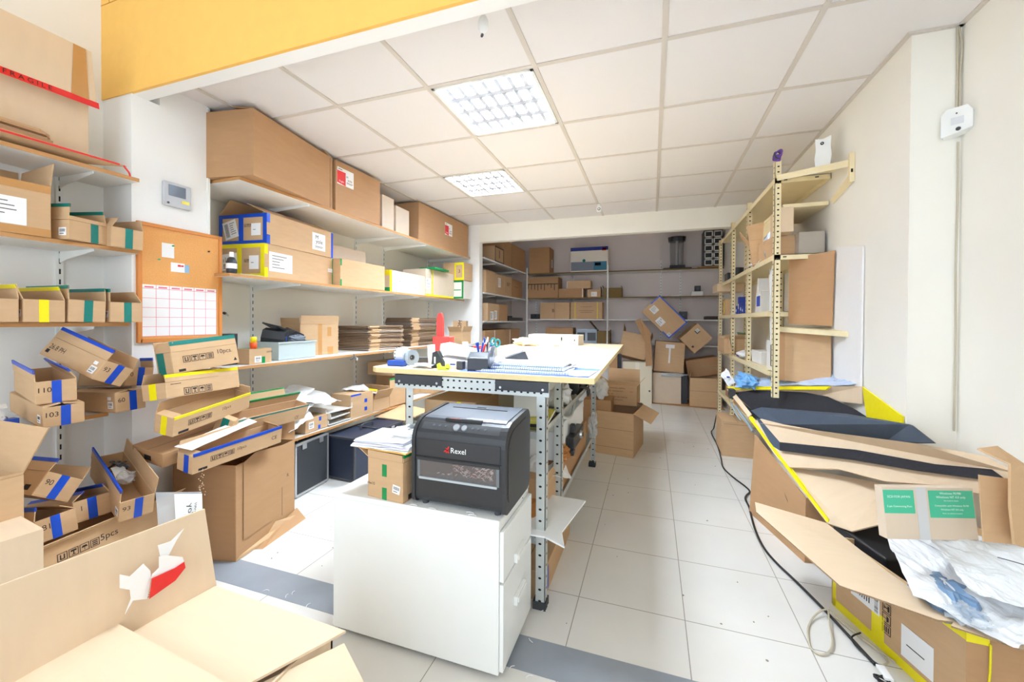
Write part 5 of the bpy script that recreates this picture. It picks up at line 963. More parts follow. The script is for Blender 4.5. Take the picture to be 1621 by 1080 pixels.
b = MB(); b.slab([(.73, 3.42, .002), (.80, 3.18, .002), (.76, 3.28, .06)], .003, KL); solo(b, 'cardboard_scrap', 'small triangular cardboard scrap on the floor behind the black cable', 'cardboard')

# ================================================================== back room
def bk(label, x0, x1, y0, z0, z1, mt=KR, depth=.28, rz=0, **k): return carton(label, ((x0+x1)/2, y0+depth/2, z0), (0, 0, rz), (x1-x0, depth, z1-z0), mt, op=k.pop('op', False), **k)
bk('big brown carton with a white side label on the back wall top shelf', -2.09, -1.72, 6.84, 2.107, 2.56, KD, .33, labels=[('E', .6, .4, .1, .14, 'barcode')])
t = carton('white and blue printer carton on the back wall top shelf', (-1.03, 7.0, 2.107), (0, 0, 0), (.64, .26, .42), KW, op=False, seam=False)
M, lw, lh = face_m('S', (.64, .26, .42)); 
def patch(t, M, rects, nm='printed_panel'):
    for (x0, x1, y0, y1, mt) in rects:
        b = MB(); b.bx(x0, x1, y0, y1, .0005, .0014, mt, M); b.obj(nm, t, local=True)
patch(t, M, [(0, .64, .36, .42, mat('dark_blue_print', srgb(30, 50, 140), .5)), (.01, .40, .02, .17, mat('grey_print', srgb(120, 130, 146), .5)), (.40, .62, .02, .17, mat('petrol_print', srgb(50, 120, 150), .5)), (.54, .61, .35, .40, ORANGEP), (.42, .52, .10, .15, PAPER)])
b = MB(); b.lathe([(0, 0), (.03, 0), (.03, .002), (0, .002)], TEAL, 6, M @ Matrix.Translation((.235, .19, .001))); b.obj('printed_panel', t, local=True)
t = thing('dispenser_machine', 'clear cylindrical dispenser with black lid and base on the top back shelf', 'dispenser', (.38, 7.0, 2.107))
b = MB(); b.bx(.17, .60, 6.88, 7.12, 2.107, 2.125, BLACKP); b.bx(.27, .50, 6.9, 7.1, 2.125, 2.17, BLACKG); b.obj('base', t, bevel=.006)
b = MB(); b.cyl((.38, 7.0, 2.17), (.38, 7.0, 2.56), .10, .11, mat('smoked_clear', srgb(150, 152, 156), .15, alpha=.45), 24); b.obj('clear_body', t)
b = MB(); b.cyl((.38, 6.95, 2.17), (.38, 6.95, 2.56), .02, .02, ALU, 14); b.obj('centre_tube', t)
b = MB(); b.cyl((.38, 7.0, 2.56), (.38, 7.0, 2.63), .13, .14, BLACKG, 24); b.obj('lid', t, bevel=.006)
t = thing('drawer_organiser', 'tall stack of small white framed drawers at the right end of the top back shelf', 'organiser', (.90, 6.95, 2.107))
b = MB(); b.bx(.76, 1.03, 6.82, 7.1, 2.125, 2.68, BLACKP); b.obj('organiser_frame', t)
for c in range(2):
    for k in range(5):
        x0 = .77+.13*c; z0 = 2.13+.11*k
        b = MB()
        for (a0, a1, c0, c1) in ((x0, x0+.12, z0, z0+.018), (x0, x0+.12, z0+.085, z0+.1), (x0, x0+.016, z0, z0+.1), (x0+.104, x0+.12, z0, z0+.1)): b.bx(a0, a1, 6.812, 6.82, c0, c1, WHITES)
        b.obj('drawer', t)
b = MB(); b.slab([(.66, 6.78, 2.115), (1.04, 6.76, 2.115), (1.04, 7.1, 2.115), (.72, 7.1, 2.115)], .007, WOODE); solo(b, 'wooden_board', 'thin wooden board under the white framed drawers on the top back shelf', 'board')
t = bk('tall carton with ragged black tape under the top back shelf', -2.13, -1.56, 6.83, 1.666, 2.03, KD, .33)
b = MB(); rnd = random.Random(5); M, lw, lh = face_m('S', (.57, .33, .364)); b.bx(0, .57, .235, .25, .0005, .0012, BLK, M)
for k in range(9): x = .02+.06*k; b.bx(x, x+.012, .235-rnd.uniform(.02, .11), .24, .0005, .0013, BLK, M)
b.obj('tape', t, local=True)
bk('flat taped box lying on top of the low brown box, second back shelf', -1.42, -1.0, 6.86, 1.822, 1.955, KR, .22, tapes=[('S', .02, .05, 0, 1, PAPER)])
bk('low brown box under the flat taped box, second back shelf', -1.55, -1.12, 6.85, 1.666, 1.82, KD, .3, tapes=[('S', .955, .985, 0, 1, PAPER)])
bk('small box with a white label next to the low brown box, second back shelf', -1.05, -.83, 6.87, 1.666, 1.80, KR, .22, labels=[('S', .5, .4, .1, .08, 'blank')], op=True, flaps=[('E', 80, .05)])
bk('open olive box left of the white post, second back shelf', -.79, -.48, 6.87, 1.666, 1.82, OLIVE, .22, op=True, flaps=[('W', 110, .05), ('E', 70, .04)])
b = MB(); b.bx(-.3, -.29, 6.9, 6.95, 1.666, 1.69, PAPER) if False else None
t = thing('small_camera', 'small white and black webcam on the second back shelf, right side', 'camera', (.68, 6.95, 1.666))
b = MB(); b.bx(.60, .77, 6.9, 7.02, 1.666, 1.74, WHITEM); b.obj('camera_base', t, bevel=.008)
b = MB(); b.bx(.645, .735, 6.91, 7.0, 1.74, 1.83, BLACKP); b.cyl((.69, 6.91, 1.785), (.69, 6.9, 1.785), .02, .02, DGREY, 14); b.obj('camera_head', t, bevel=.006)
b = MB(); b.bx(.30, .42, 6.92, 7.0, 1.666, 1.685, PAPER); solo(b, 'white_case', 'flat white case alone on the second back shelf', 'case', bevel=.004)
bk('strapped carton left of the pair on the third back shelf', -1.89, -1.36, 6.86, 1.2915, 1.58, KR, .28, marks=[('S', .5, .5, 'rect', .004, .28), ('S', .45, .5, 'text', .08, 'B')])
bk('strapped carton with yellow bands, right of the pair on the third back shelf', -1.34, -.80, 6.86, 1.2915, 1.585, KR, .28, tapes=[('S', .13, .15, 0, 1, YEL), ('S', .84, .86, 0, 1, YEL)], marks=[('S', .5, .72, 'rect', .2, .004), ('S', .5, .5, 'rect', .26, .004), ('S', .5, .4, 'rect', .2, .004)])
b = MB()
for x in (-2.08, -1.98): b.bx(x, x+.09, 6.9, 7.05, 1.2915, 1.38, BLACKP)
b.bx(-2.08, -1.89, 6.9, 7.05, 1.2915, 1.31, BLACKP); solo(b, 'black_speaker_pair', 'low black twin unit left of the strapped cartons on the third back shelf', 'device', bevel=.004)
b = MB(); b.bx(.42, .54, 6.9, 7.05, 1.2915, 1.42, BLACKP); b.cyl((.48, 6.9, 1.36), (.48, 6.896, 1.36), .015, .015, DGREY, 14); solo(b, 'black_cube', 'small black cube device behind the tilted blue taped carton', 'device', bevel=.004)
b = MB(); b.bx(.80, 1.02, 6.88, 7.1, 1.2915, 1.345, mat('dark_brown_case', srgb(70, 55, 48), .6)); solo(b, 'dark_case', 'dark flat case at the right end of the third back shelf', 'case', bevel=.006)
bk('brown carton on the lowest back shelf behind the table', -1.79, -1.30, 6.87, .8815, 1.14, KD, .28, marks=[('E', .3, .5, 'rect', .01, .2), ('E', .7, .5, 'rect', .01, .2)])
t = thing('metal_electronics_rack', 'grey metal unit with dark windows on the lowest back shelf', 'device', (-1.06, 7.0, .8815))
b = MB(); b.bx(-1.24, -.89, 6.88, 7.1, .8815, 1.12, mat('rack_grey', srgb(150, 160, 172), .4, .3)); b.obj('case', t)
for (x0, x1) in ((-1.225, -1.09), (-1.05, -.905)): b = MB(); b.bx(x0, x1, 6.877, 6.88, .92, 1.06, BLACKG); b.obj('dark_window', t)
bk('open dark carton with one flap up on the lowest back shelf', -.88, -.67, 6.86, .8815, 1.09, OLIVE, .24, op=True, flaps=[('W', 130, .22), ('E', 90, .02)])
b = MB(); b.bx(-2.08, -1.86, 6.9, 7.1, .8815, 1.0, mat('green_grey_box', srgb(88, 94, 78), .6)); solo(b, 'olive_crate', 'low olive crate at the left end of the lowest back shelf', 'crate', bevel=.004)
# left unit cartons (E faces toward the room)
def bl(label, y0, y1, z0, z1, mt=KR, x1=-2.15, dep=.36, **k): return carton(label, (x1-dep/2, (y0+y1)/2, z0), (0, 0, 0), (dep, y1-y0, z1-z0), mt, op=False, **k)
t = bl('carton with black framed end nearest on the top left shelf of the back room', 5.34, 5.70, 2.1115, 2.34, KR, tapes=[('E', 0, 1, .92, 1, BLK), ('E', 0, 1, 0, .08, BLK), ('E', 0, .06, 0, 1, BLK), ('E', .94, 1, 0, 1, BLK), ('E', .47, .53, .3, .8, BLK)])
bl('tall brown carton second on the top left shelf of the back room', 5.715, 6.07, 2.1115, 2.50, KD, marks=[('E', .99, .5, 'rect', .004, .37)])
bl('wide brown carton farthest on the top left shelf of the back room', 6.08, 6.78, 2.1115, 2.50, KD, marks=[('E', .1, .5, 'rect', .004, .37)])
bl('carton nearest the opening on the second left shelf of the back room', 5.02, 5.34, 1.6415, 1.95, KR, marks=[('S', .7, .5, 'rect', .01, .3)])
bl('carton with a white label second on the second left shelf of the back room', 5.35, 5.74, 1.6415, 1.94, KR, labels=[('E', .45, .6, .1, .14, 'lines')])
bl('carton third on the second left shelf of the back room', 5.75, 6.07, 1.6415, 1.95, KR, marks=[('E', .5, .6, 'text', .08, 'BLP')])
bl('carton farthest on the second left shelf of the back room', 6.08, 6.6, 1.6415, 1.93, KD, marks=[('E', .4, .6, 'rect', .2, .004)])
bl('carton with two white labels on the third left shelf of the back room', 5.09, 5.52, 1.2515, 1.50, KR, labels=[('E', .35, .3, .12, .12, 'barcode'), ('E', .68, .35, .1, .13, 'barcode')])
bl('narrow dark carton behind the two labelled one on the third left shelf', 5.54, 5.88, 1.2515, 1.50, KD)
b = MB(); b.bx(-2.4, -2.16, 5.95, 6.7, 1.2515, 1.31, BLACKP); b.bx(-2.38, -2.2, 6.0, 6.25, 1.31, 1.335, BLACKP); solo(b, 'black_device', 'long flat black device on the third left shelf of the back room', 'device', bevel=.006)
bl('carton with a clear tape band on the lowest left shelf of the back room', 5.0, 5.75, .8515, 1.12, KD, tapes=[('E', .45, .48, 0, 1, PAPER)])
bl('carton far end on the lowest left shelf of the back room', 5.77, 6.5, .8515, 1.12, KD, tapes=[('E', .3, .33, 0, 1, PAPER)])
# floor pile in the back room
t = thing('cream_cabinet_door', 'cream cupboard with a small knob standing in the back room pile', 'cabinet', (-.211, 6.502, 0), (0, 0, 2.7))
b = MB(); b.bx(-.215, .215, -.15, .15, .0, .635, mat('cream_laminate', srgb(226, 216, 192), .5)); b.bx(-.03, .03, -.1502, -.15, .0, .635, mat('cream_laminate_light', srgb(238, 230, 212), .5)); b.obj('cabinet_body', t, local=True, bevel=.003)
b = MB(); b.cyl((.18, -.15, .2), (.18, -.168, .2), .014, .012, DGREY, 14); b.obj('knob', t, local=True)
carton('carton leaning left on the cream cupboard in the back room pile', (-.30, 6.62, .66), (-14, 12, -5), (.42, .34, .38), KR, op=True, flaps=[('W', 100, .12), ('S', 12, .0105), ('E', 100, .08)], inner=KD)
carton('carton closed with torn clear tape in the centre of the back room pile', (.243, 6.70, .482), (0, 3.5, 1.4), (.424, .36, .46), KR, op=False, tapes=[('S', .35, .65, .8, .92, PAPER), ('S', .47, .53, .3, .8, PAPER)])
carton('carton with clear film at its top, lowest in the centre of the back room pile', (.222, 6.70, .0), (0, 0, 1.1), (.408, .4, .465), KP, op=False, tapes=[('S', .3, 1, .88, 1, BAGC)])
b = MB(); b.blob((.3, 6.47, .45), (.15, .03, .025), .4, 8, BAGC, 16); solo(b, 'packing_film', 'crumpled clear film between the two central cartons of the back room pile', 'film')
b = MB(); b.bx(.44, .52, 6.55, 6.75, 0, .44, BLACKP); solo(b, 'black_board', 'narrow black upright slab right of the lowest central carton', 'slab')
carton('tilted carton with blue taped edges on top of the back room pile', (.054, 6.496, 1.206), (4, 46, .9), (.568, .16, .358), KR, op=False, tapes=[('S', .0, 1, .95, 1, BLUE), ('S', .965, 1, 0, 1, BLUE), ('S', 0, .03, .5, 1, BLUE), ('S', .75, 1, 0, .05, BLUE)], labels=[('S', .18, .42, .11, .1, 'lines'), ('S', .52, .25, .12, .1, 'logo'), ('S', .92, .12, .05, .05, 'small')], marks=[])
b = MB(); P = [(-.17, .0), (-.10, .25), (-.05, .45), (-.03, .68), (-.035, .78)]
b.slab([(-.16, 6.30, 1.30), (-.02, 6.32, 1.10), (.02, 6.33, .60), (-.08, 6.33, .58), (-.10, 6.33, .95), (-.24, 6.28, 1.27)], .012, KD); solo(b, 'cardboard_sheet', 'long bent cardboard panel standing beside the central cartons of the back pile', 'cardboard')
carton('diamond tilted carton with a small printed mark at the right of the back room pile', (.72, 6.64, .90), (1, -43.5, 5), (.34, .28, .30), KR, op=False, marks=[('S', .75, .72, 'rect', .06, .06), ('S', .15, .3, 'rect', .03, .03)], labels=[('S', .78, .75, .05, .05, 'logo')])
carton('dark open carton under the diamond tilted one in the back room pile', (.76, 6.87, .42), (0, -10, 6), (.46, .28, .27), KD, op=False)
carton('open carton on the floor at the right of the back room pile', (.771, 6.613, 0), (0, 0, -3.5), (.43, .4, .42), KR, flaps=[('N', 60, .2), ('E', 110, .15), ('W', 80, .1), ('S', 140, .003)], marks=[('S', .5, .55, 'rect', .42, .003)])
b = MB(); b.slab([(.0, 6.42, .004), (1.0, 6.28, .004), (1.0, 6.9, .004), (.0, 6.9, .004)], .003, KD); solo(b, 'cardboard_sheet', 'flat cardboard sheet on the floor under the back room pile', 'cardboard')
b = MB(); b.bx(-.62, -.50, 6.3, 6.5, 0, .9, KD); b.bx(-.5, -.44, 6.35, 6.4, .0, .75, BLACKP); solo(b, 'dark_upright_carton', 'dark narrow carton standing left of the cream cupboard', 'box')

# ================================================================== beige slotted rack on the right
RK = thing('storage_rack', 'beige slotted steel storage rack along the right wall', 'rack', (.9, 4.1, 0))
for (y, z0, z1) in ((2.98, .765, 2.30), (3.76, .6, 2.25), (4.45, 0, 2.25), (5.22, 0, 2.22)):
    angle_leg(.75, y, 1, 1, z0, z1, RK, BEIGE, .036, .035, 'post')
for y, z0, z1 in ((3.9, .1, 2.2), (5.25, .1, 2.2)): angle_leg(1.055, y, -1, 1, z0, z1, RK, BEIGE, .036, .05, 'post')
for z in (2.19, 1.695, 1.33, .93, .45):
    y0 = 2.98 if z > .5 else 3.6
    if z == 1.33 or z == .93: y0 = 3.1
    b = MB(); zt = z
    b.bx(.752, 1.055, y0, 5.22, zt-.004, zt, BEIGE); b.bx(.748, .752, y0, 5.22, zt-.034, zt, BEIGE); b.bx(.752, 1.055, y0, y0+.003, zt-.034, zt, BEIGE); b.bx(1.052, 1.055, y0, 5.22, zt-.034, zt, BEIGE)
    for k in range(2): x = .80+.17*k; b.bx(x, x+.02, y0-.0006, y0, zt-.02, zt-.013, HOLE)
    b.obj('rack_shelf', RK)
t = thing('wall_shelf_beige', 'beige metal shelf end bracketed to the right wall below the air freshener', 'shelf', (.95, 2.83, 2.1))
b = MB(); b.slab([(.76, 2.975, 2.205), (1.04, 2.70, 2.165), (1.055, 2.70, 2.165), (1.055, 2.975, 2.195)], .003, BEIGE); b.slab([(.76, 2.974, 2.207), (.76, 2.974, 2.17), (1.045, 2.694, 2.128), (1.045, 2.694, 2.167)], .003, BEIGE); b.obj('shelf_panel', t)
b = MB(); b.bx(1.035, 1.058, 2.68, 2.70, 2.04, 2.20, BEIGE); b.slab([(1.045, 2.70, 2.09), (1.058, 2.70, 2.04), (1.058, 2.95, 1.99), (1.045, 2.95, 2.02)], .003, BEIGE); b.obj('bracket', t)
b = MB(); b.bx(1.04, 1.05, 2.6795, 2.68, 2.09, 2.11, HOLE); b.obj('slot', t)
t = thing('air_freshener', 'white wavy air freshener dispenser standing on the highest beige shelf', 'dispenser', (.97, 2.86, 2.19), (0, 0, -20))
b = MB(); b.prism([(-.036, 0), (.034, 0), (.042, .06), (.036, .12), (.04, .175), (.0, .16), (-.038, .168), (-.034, .1), (-.04, .05)], -.028, .028, 'y', WHITEM); b.obj('dispenser_shell', t, local=True, bevel=.006, seg=3)
b = MB(); b.cyl((-.004, -.028, .135), (-.004, -.032, .135), .009, .009, BLACKG, 16); b.cyl((-.004, -.0322, .135), (-.004, -.0325, .135), .004, .004, ALU, 10); b.obj('sensor_eye', t, local=True)
b = MB(); rnd = random.Random(12)
for k in range(3): b.tube([(.765+.02*math.cos(a+k), 2.985+.02*math.sin(a*1.1), 2.32+.028*math.sin(a+k*1.3)+.02) for a in [j*.7 for j in range(12)]], .005 if k else .004, mat('purple_ribbon', srgb(110, 70, 160), .5) if k else DGREY, n=6)
b.cyl((.767, 2.99, 2.296), (.767, 2.99, 2.34), .016, .02, MATS['purple_ribbon'], 12); solo(b, 'ribbon_bow', 'purple ribbon bundle tied on top of the nearest rack post', 'ribbon')
# beige tray / inverted shelf + grey box near the top
t = thing('metal_tray', 'beige metal tray below the highest rack shelf near the wall', 'tray', (.93, 3.0, 2.0))
b = MB(); b.bx(.80, 1.05, 2.99, 3.5, 1.995, 2.02, BEIGE); b.bx(.80, .815, 2.99, 3.5, 1.86, 1.995, BEIGE); b.bx(.78, .86, 2.985, 3.2, 1.84, 2.0, KL); b.obj('tray_body', t, bevel=.004)
b = MB(); b.bx(.80, .815, 3.2, 3.5, 1.70, 1.86, BEIGE); b.obj('tray_leg', t)
carton('open brown carton half hidden beside the nearest rack post, upper shelf', (.89, 3.25, 1.6955), (0, 0, 3), (.26, .3, .14), KR, op=False)
b = MB(); b.bx(.90, 1.04, 3.02, 3.2, 1.6955, 1.84, mat('grey_carton', srgb(168, 160, 148), .7)); solo(b, 'grey_box', 'grey box against the wall on the upper rack shelf', 'box')
carton('open brown carton with raised flaps leaning out of the upper rack shelf', (.86, 3.6, 1.70), (0, -8, -12), (.2, .25, .2), KR, flaps=[('S', 105, .12), ('W', 120, .1), ('N', 90, .08)])
t = thing('foil_packet', 'shiny silver packet in front of the open carton on the upper rack shelf', 'packet', (.79, 3.25, 1.70))
b = MB(); b.sheet([(.755, 3.22, 1.70), (.80, 3.2, 1.70), (.80, 3.25, 1.90), (.76, 3.26, 1.86)], 8, 10, .02, 6, mat('silver_foil', srgb(190, 195, 205), .2, .7), freq=14); b.obj('packet_film', t)
b = MB(); b.sheet([(.745, 3.35, 1.70), (.82, 3.3, 1.70), (.80, 3.75, 1.74), (.74, 3.8, 1.71)], 8, 10, .02, 16, PAPER, freq=14); solo(b, 'paper_wad', 'white and lilac papers poking over the upper rack shelf edge', 'paper')
b = MB(); b.bx(.79, .93, 4.9, 5.1, 1.6955, 1.80, BLACKP); b.cyl((.86, 4.75, 1.6955), (.86, 4.75, 1.83), .05, .06, BLACKP, 18); solo(b, 'black_pot', 'black rounded device at the far end of the upper rack shelf', 'device')
b = MB(); b.bx(.70, .98, 5.0, 5.35, 1.60, 1.69, KL); solo(b, 'cream_box', 'cream box jutting out at the far end under the upper rack shelf', 'box', bevel=.003)
# middle shelf items
b = MB(); b.bx(-.05, .05, -.09, .09, 0, .18, KR); b.bx(-.052, -.05, -.04, .0, .02, .16, YEL); b.cyl((-.05, .06, .05), (-.053, .06, .05), .014, .014, mat('purple_dot', srgb(90, 40, 110), .5), 12); b.cyl((-.05, .06, .13), (-.053, .06, .13), .014, .014, MATS['purple_dot'], 12); solo(b, 'patterned_box', 'small brown patterned box at the far end of the middle rack shelf', 'box', loc=(.82, 5.0, 1.3305), bevel=.002)
for k, (y, h, w) in enumerate(((4.2, .16, .05), (4.1, .10, .05), (4.3, .08, .05), (4.02, .07, .04))):
    b = MB(); b.bx(-.03, .03, -w/2, w/2, 0, h, mat('blue_carton', srgb(40, 60, 150), .5)); b.bx(-.0305, -.03, -w/3, w/3, h*.3, h*.6, PAPER); solo(b, 'blue_box', 'small blue box on the middle rack shelf, ' + ('tallest of the group', 'second tallest', 'behind the tallest', 'lowest and nearest')[k], 'box', 'small blue boxes on the rack', loc=(.80, y, 1.3305), bevel=.002)
t = thing('white_spray_bottle', 'white angular bottle with blue print on the middle rack shelf', 'bottle', (.82, 3.55, 1.33))
b = MB(); b.prism([(3.47, 1.3305), (3.63, 1.3305), (3.63, 1.47), (3.60, 1.50), (3.58, 1.60), (3.55, 1.60), (3.53, 1.50), (3.49, 1.50)], .79, .86, 'x', WHITES); b.obj('bottle_body', t, bevel=.006)
b = MB(); b.bx(.7885, .79, 3.5, 3.6, 1.38, 1.46, INKB); b.obj('printed_label', t)
b = MB(); b.cyl((.83, 3.3, 1.34), (.81, 3.3, 1.60), .016, .012, WHITES, 14); b.cyl((.81, 3.3, 1.60), (.808, 3.3, 1.64), .007, .006, ALU, 10); solo(b, 'white_tube', 'thin white tube standing near the front post on the middle rack shelf', 'tube')
b = MB(); b.tube([(.82, 3.2, 1.69), (.79, 3.18, 1.6), (.79, 3.2, 1.3), (.80, 3.2, 1.05), (.80, 3.2, .95)], .008, WHITEM); solo(b, 'white_cable', 'white conduit running down inside the rack near its nearest post', 'cable')
# lower shelf items
carton('small open carton with green taped edge on the lower rack shelf', (.80, 4.70, .935), (0, 0, 0), (.2, .40, .15), KR, flaps=[('E', 80, .06, GREEN), ('W', 70, .03), ('S', 140, .06)])
b = MB(); b.slab([(.742, 4.55, 1.10), (.742, 4.48, 1.10), (.742, 4.28, .93), (.742, 4.36, .93)], .006, KR); solo(b, 'cardboard_sheet', 'slanted cardboard strip in front of the green edged carton on the rack', 'cardboard')
b = MB(); b.blob((.82, 4.0, .97), (.09, .18, .035), .2, 9, PAPER, 16, flat=-.035); b.bx(.73, .732, 3.95, 4.05, .95, .98, INKB); solo(b, 'white_packet', 'white packet with a blue mark on the lower rack shelf', 'packet')
b = MB(); b.bx(.79, .98, 3.45, 3.75, .9305, 1.03, WHITES); solo(b, 'white_box', 'low white box on the lower rack shelf', 'box', bevel=.004)
b = MB(); b.bx(.79, .88, 3.12, 3.3, .9305, 1.13, WHITES); b.bx(.789, .79, 3.16, 3.2, .95, 1.1, DGREY); solo(b, 'white_case', 'upright white case near the front post on the lower rack shelf', 'case', bevel=.004)
b = MB(); b.bx(.78, 1.02, 3.9, 4.9, .4505, .60, KD); solo(b, 'cardboard_box', 'dark carton on the bottom rack shelf behind the blue film', 'box')
# cardboard panels and white board standing behind the first post
b = MB(); b.slab([(.86, 3.075, 1.245), (1.035, 2.885, 1.235), (1.035, 2.86, 1.688), (.86, 3.075, 1.68)], .006, KD); solo(b, 'cardboard_sheet', 'brown cardboard panel standing upright above the middle rack shelf end', 'cardboard')
b = MB(); b.slab([(.99, 3.3, 1.335), (1.05, 3.0, 1.30), (1.05, 3.0, 1.68), (.99, 3.3, 1.68)], .006, mat('grey_board', srgb(150, 150, 140), .8)); solo(b, 'grey_board', 'greyish panel behind the upright brown cardboard on the rack', 'panel')
b = MB(); b.slab([(.84, 3.06, .87), (1.03, 2.88, .875), (1.03, 2.885, 1.21), (.84, 3.07, 1.19)], .006, KR); b.slab([(.79, 3.09, .87), (.84, 3.06, .87), (.84, 3.07, 1.19), (.79, 3.1, 1.19)], .006, KD); solo(b, 'cardboard_sheet', 'folded tan cardboard panel standing below the middle rack shelf end', 'cardboard')
b = MB(); b.slab([(.78, 3.09, 1.225), (1.055, 2.70, 1.205), (1.056, 2.70, 1.205), (1.056, 3.09, 1.225)], .003, BEIGE); b.slab([(.78, 3.088, 1.222), (.78, 3.088, 1.195), (1.05, 2.698, 1.175), (1.05, 2.698, 1.205)], .003, BEIGE); solo(b, 'beige_shelf_strip', 'beige shelf strip crossing in front of the white board', 'shelf')
b = MB(); b.slab([(1.046, 2.93, .875), (1.046, 2.56, .905), (1.048, 2.56, 1.66), (1.048, 2.93, 1.72)], .009, PAPER); solo(b, 'white_board', 'bright white panel leaning on the right wall beside the rack', 'panel')
# ================================================================== heap of long cartons along the right wall
PANEL = [(0.649, 3.06, 0.579), (0.693, 3.006, 0.617), (0.771, 2.829, 0.63), (0.949, 2.457, 0.678), (1.05, 2.097, 0.754), (1.192, 1.968, 0.759), (1.215, 1.847, 0.736), (1.192, 1.81, 0.654), (1.078, 2.03, 0.61), (0.984, 2.182, 0.555), (0.885, 2.388, 0.526), (0.744, 2.609, 0.439), (0.713, 2.701, 0.447)]
STRIPE = [(0.729, 2.741, 0.542), (0.945, 2.347, 0.64), (1.09, 2.054, 0.687), (1.173, 1.907, 0.728), (1.184, 1.843, 0.704), (1.048, 2.091, 0.643), (0.925, 2.328, 0.595), (0.72, 2.705, 0.503)]
POCKET = [(0.671, 3.041, 0.611), (0.685, 3.006, 0.612), (0.735, 2.765, 0.536), (0.726, 2.729, 0.496), (0.703, 2.794, 0.501)]
FOAMB = [(0.664, 3.169, 0.635), (0.714, 3.102, 0.675), (0.988, 2.561, 0.772), (1.05, 2.141, 0.823), (1.05, 1.995, 0.789), (1.041, 2.314, 0.696), (0.941, 2.507, 0.657), (0.779, 2.86, 0.623), (0.7, 3.036, 0.607)]
FOAMA = [(0.609, 3.498, 0.7), (0.705, 3.334, 0.752), (0.861, 3.036, 0.815), (0.975, 2.767, 0.825), (1.028, 2.593, 0.798), (1.05, 2.5, 0.774), (0.996, 2.582, 0.737), (0.831, 2.926, 0.691), (0.681, 3.217, 0.635)]
NRIM = [(0.583, 3.621, 0.729), (1.05, 2.549, 0.922), (1.05, 2.546, 0.83), (1.006, 2.686, 0.813), (0.961, 2.818, 0.826), (0.613, 3.525, 0.716)]
def ccw(P):      # wind the outline so that its face looks toward the aisle
    P = [Vector(p) for p in P]; n = Vector((0, 0, 0))
    for i in range(1, len(P)-1): n += (P[i]-P[0]).cross(P[i+1]-P[0])
    c = sum(P, Vector((0, 0, 0)))/len(P)
    return P if n.dot(Vector((0, 0, 1.2))-c) > 0 else P[::-1]
def lerp(a, b, t): return tuple(Vector(a).lerp(Vector(b), t))
t = thing('long_open_carton', 'long open carton with yellow taped rims leaning on the right wall before the rack', 'box', (.8, 2.6, 0))
b = MB()
b.slab(ccw([(.62, 2.97, 0), (.768, 2.44, 0), (.77, 2.44, .338), (.645, 2.95, .52)]), .006, KD)
b.slab(ccw([(.768, 2.44, 0), (.90, 2.46, 0), (.90, 2.46, .36), (.77, 2.44, .338)]), .006, KD)
P_ = [tuple(v) for v in ccw([(0.735, 2.70, 0.42), (1.04, 2.30, 0.505), (0.93, 2.05, 0.424), (0.85, 2.14, .33), (0.80, 2.262, 0.30)])]
b.slab(P_, .006, KL); b.obj('box_body', t)
b = MB(); A_, B_ = (.64, 3.10, .592), (.802, 2.258, .302); A2, B2 = (.650, 3.10, .602), (.812, 2.25, .306)
w_ = .018; b.slab(ccw([A_, B_, (B_[0]+.004, B_[1], B_[2]+w_), (A_[0]+.006, A_[1], A_[2]+w_)]), .003, YEL); b.slab(ccw([A_, B_, (B_[0]+.02, B_[1]+.02, B_[2]+.012), (A_[0]+.02, A_[1]+.0, A_[2]+.018)]), .002, YEL); b.obj('tape', t)
b = MB(); b.slab(ccw([(.575, 3.55, .715), (.64, 3.11, .598), (.66, 3.12, .62), (.60, 3.55, .735)]), .006, KL); b.obj('flap', t)
b = MB(); b.slab(ccw(NRIM), .006, KL); f_ = b.obj('flap', t)
b = MB(); b.slab(ccw([(0.583, 3.61, 0.729), (.97, 2.72, .892), (.955, 2.74, .868), (.60, 3.56, .715)]), .010, YEL); b.obj('tape', f_)
b = MB(); b.slab(ccw([(1.05, 2.55, .922), (1.05, 2.195, .845), (1.05, 2.195, .79), (1.048, 2.40, .77), (1.045, 2.49, .77)]), .006, YEL); b.obj('flap', t, label='yellow taped flap against the wall')
b = MB(); b.add([(.716, 2.60, .30), (.72, 2.555, .272), (.722, 2.55, .256), (.718, 2.58, .28)], [(0, 1, 2, 3)], HOLE); b.obj('torn_hole', t)
b = MB(); b.slab(ccw(FOAMA), .03, FOAM); solo(b, 'foam_sheet', 'long black foam piece at the back of the yellow taped carton', 'foam', bevel=.004)
b = MB(); b.slab(ccw(FOAMB), .02, FOAMG); solo(b, 'foam_sheet', 'long blue grey foam piece in front of the black one in the yellow taped carton', 'foam', bevel=.004)
b = MB(); b.slab(ccw([(0.664, 3.169, 0.60), (.64, 3.3, .63), (.60, 3.5, .69), (0.681, 3.217, 0.635), (0.779, 2.86, 0.60), (.70, 3.03, .58)]), .01, FOAM); solo(b, 'foam_sheet', 'dark foam end piece at the far corner of the yellow taped carton', 'foam')
b = MB(); b.bx(.575, .615, 3.42, 3.50, .665, .735, BLACKP); b.cyl((.575, 3.46, .70), (.57, 3.46, .70), .012, .012, DGREY, 10); solo(b, 'black_clip', 'black plastic clip at the far corner of the yellow taped carton', 'clip', bevel=.004)
t = thing('folded_carton', 'long folded carton panel with a black foam stripe across the right hand heap', 'box', (.95, 2.4, .45))
b = MB(); b.slab(ccw(PANEL), .02, KL); b.obj('panel', t, bevel=.002)
b = MB(); b.slab(ccw(STRIPE), .003, FOAM); b.obj('foam_stripe', t)
b = MB(); b.slab(ccw(POCKET), .003, FOAMG); b.obj('foam_edge', t)
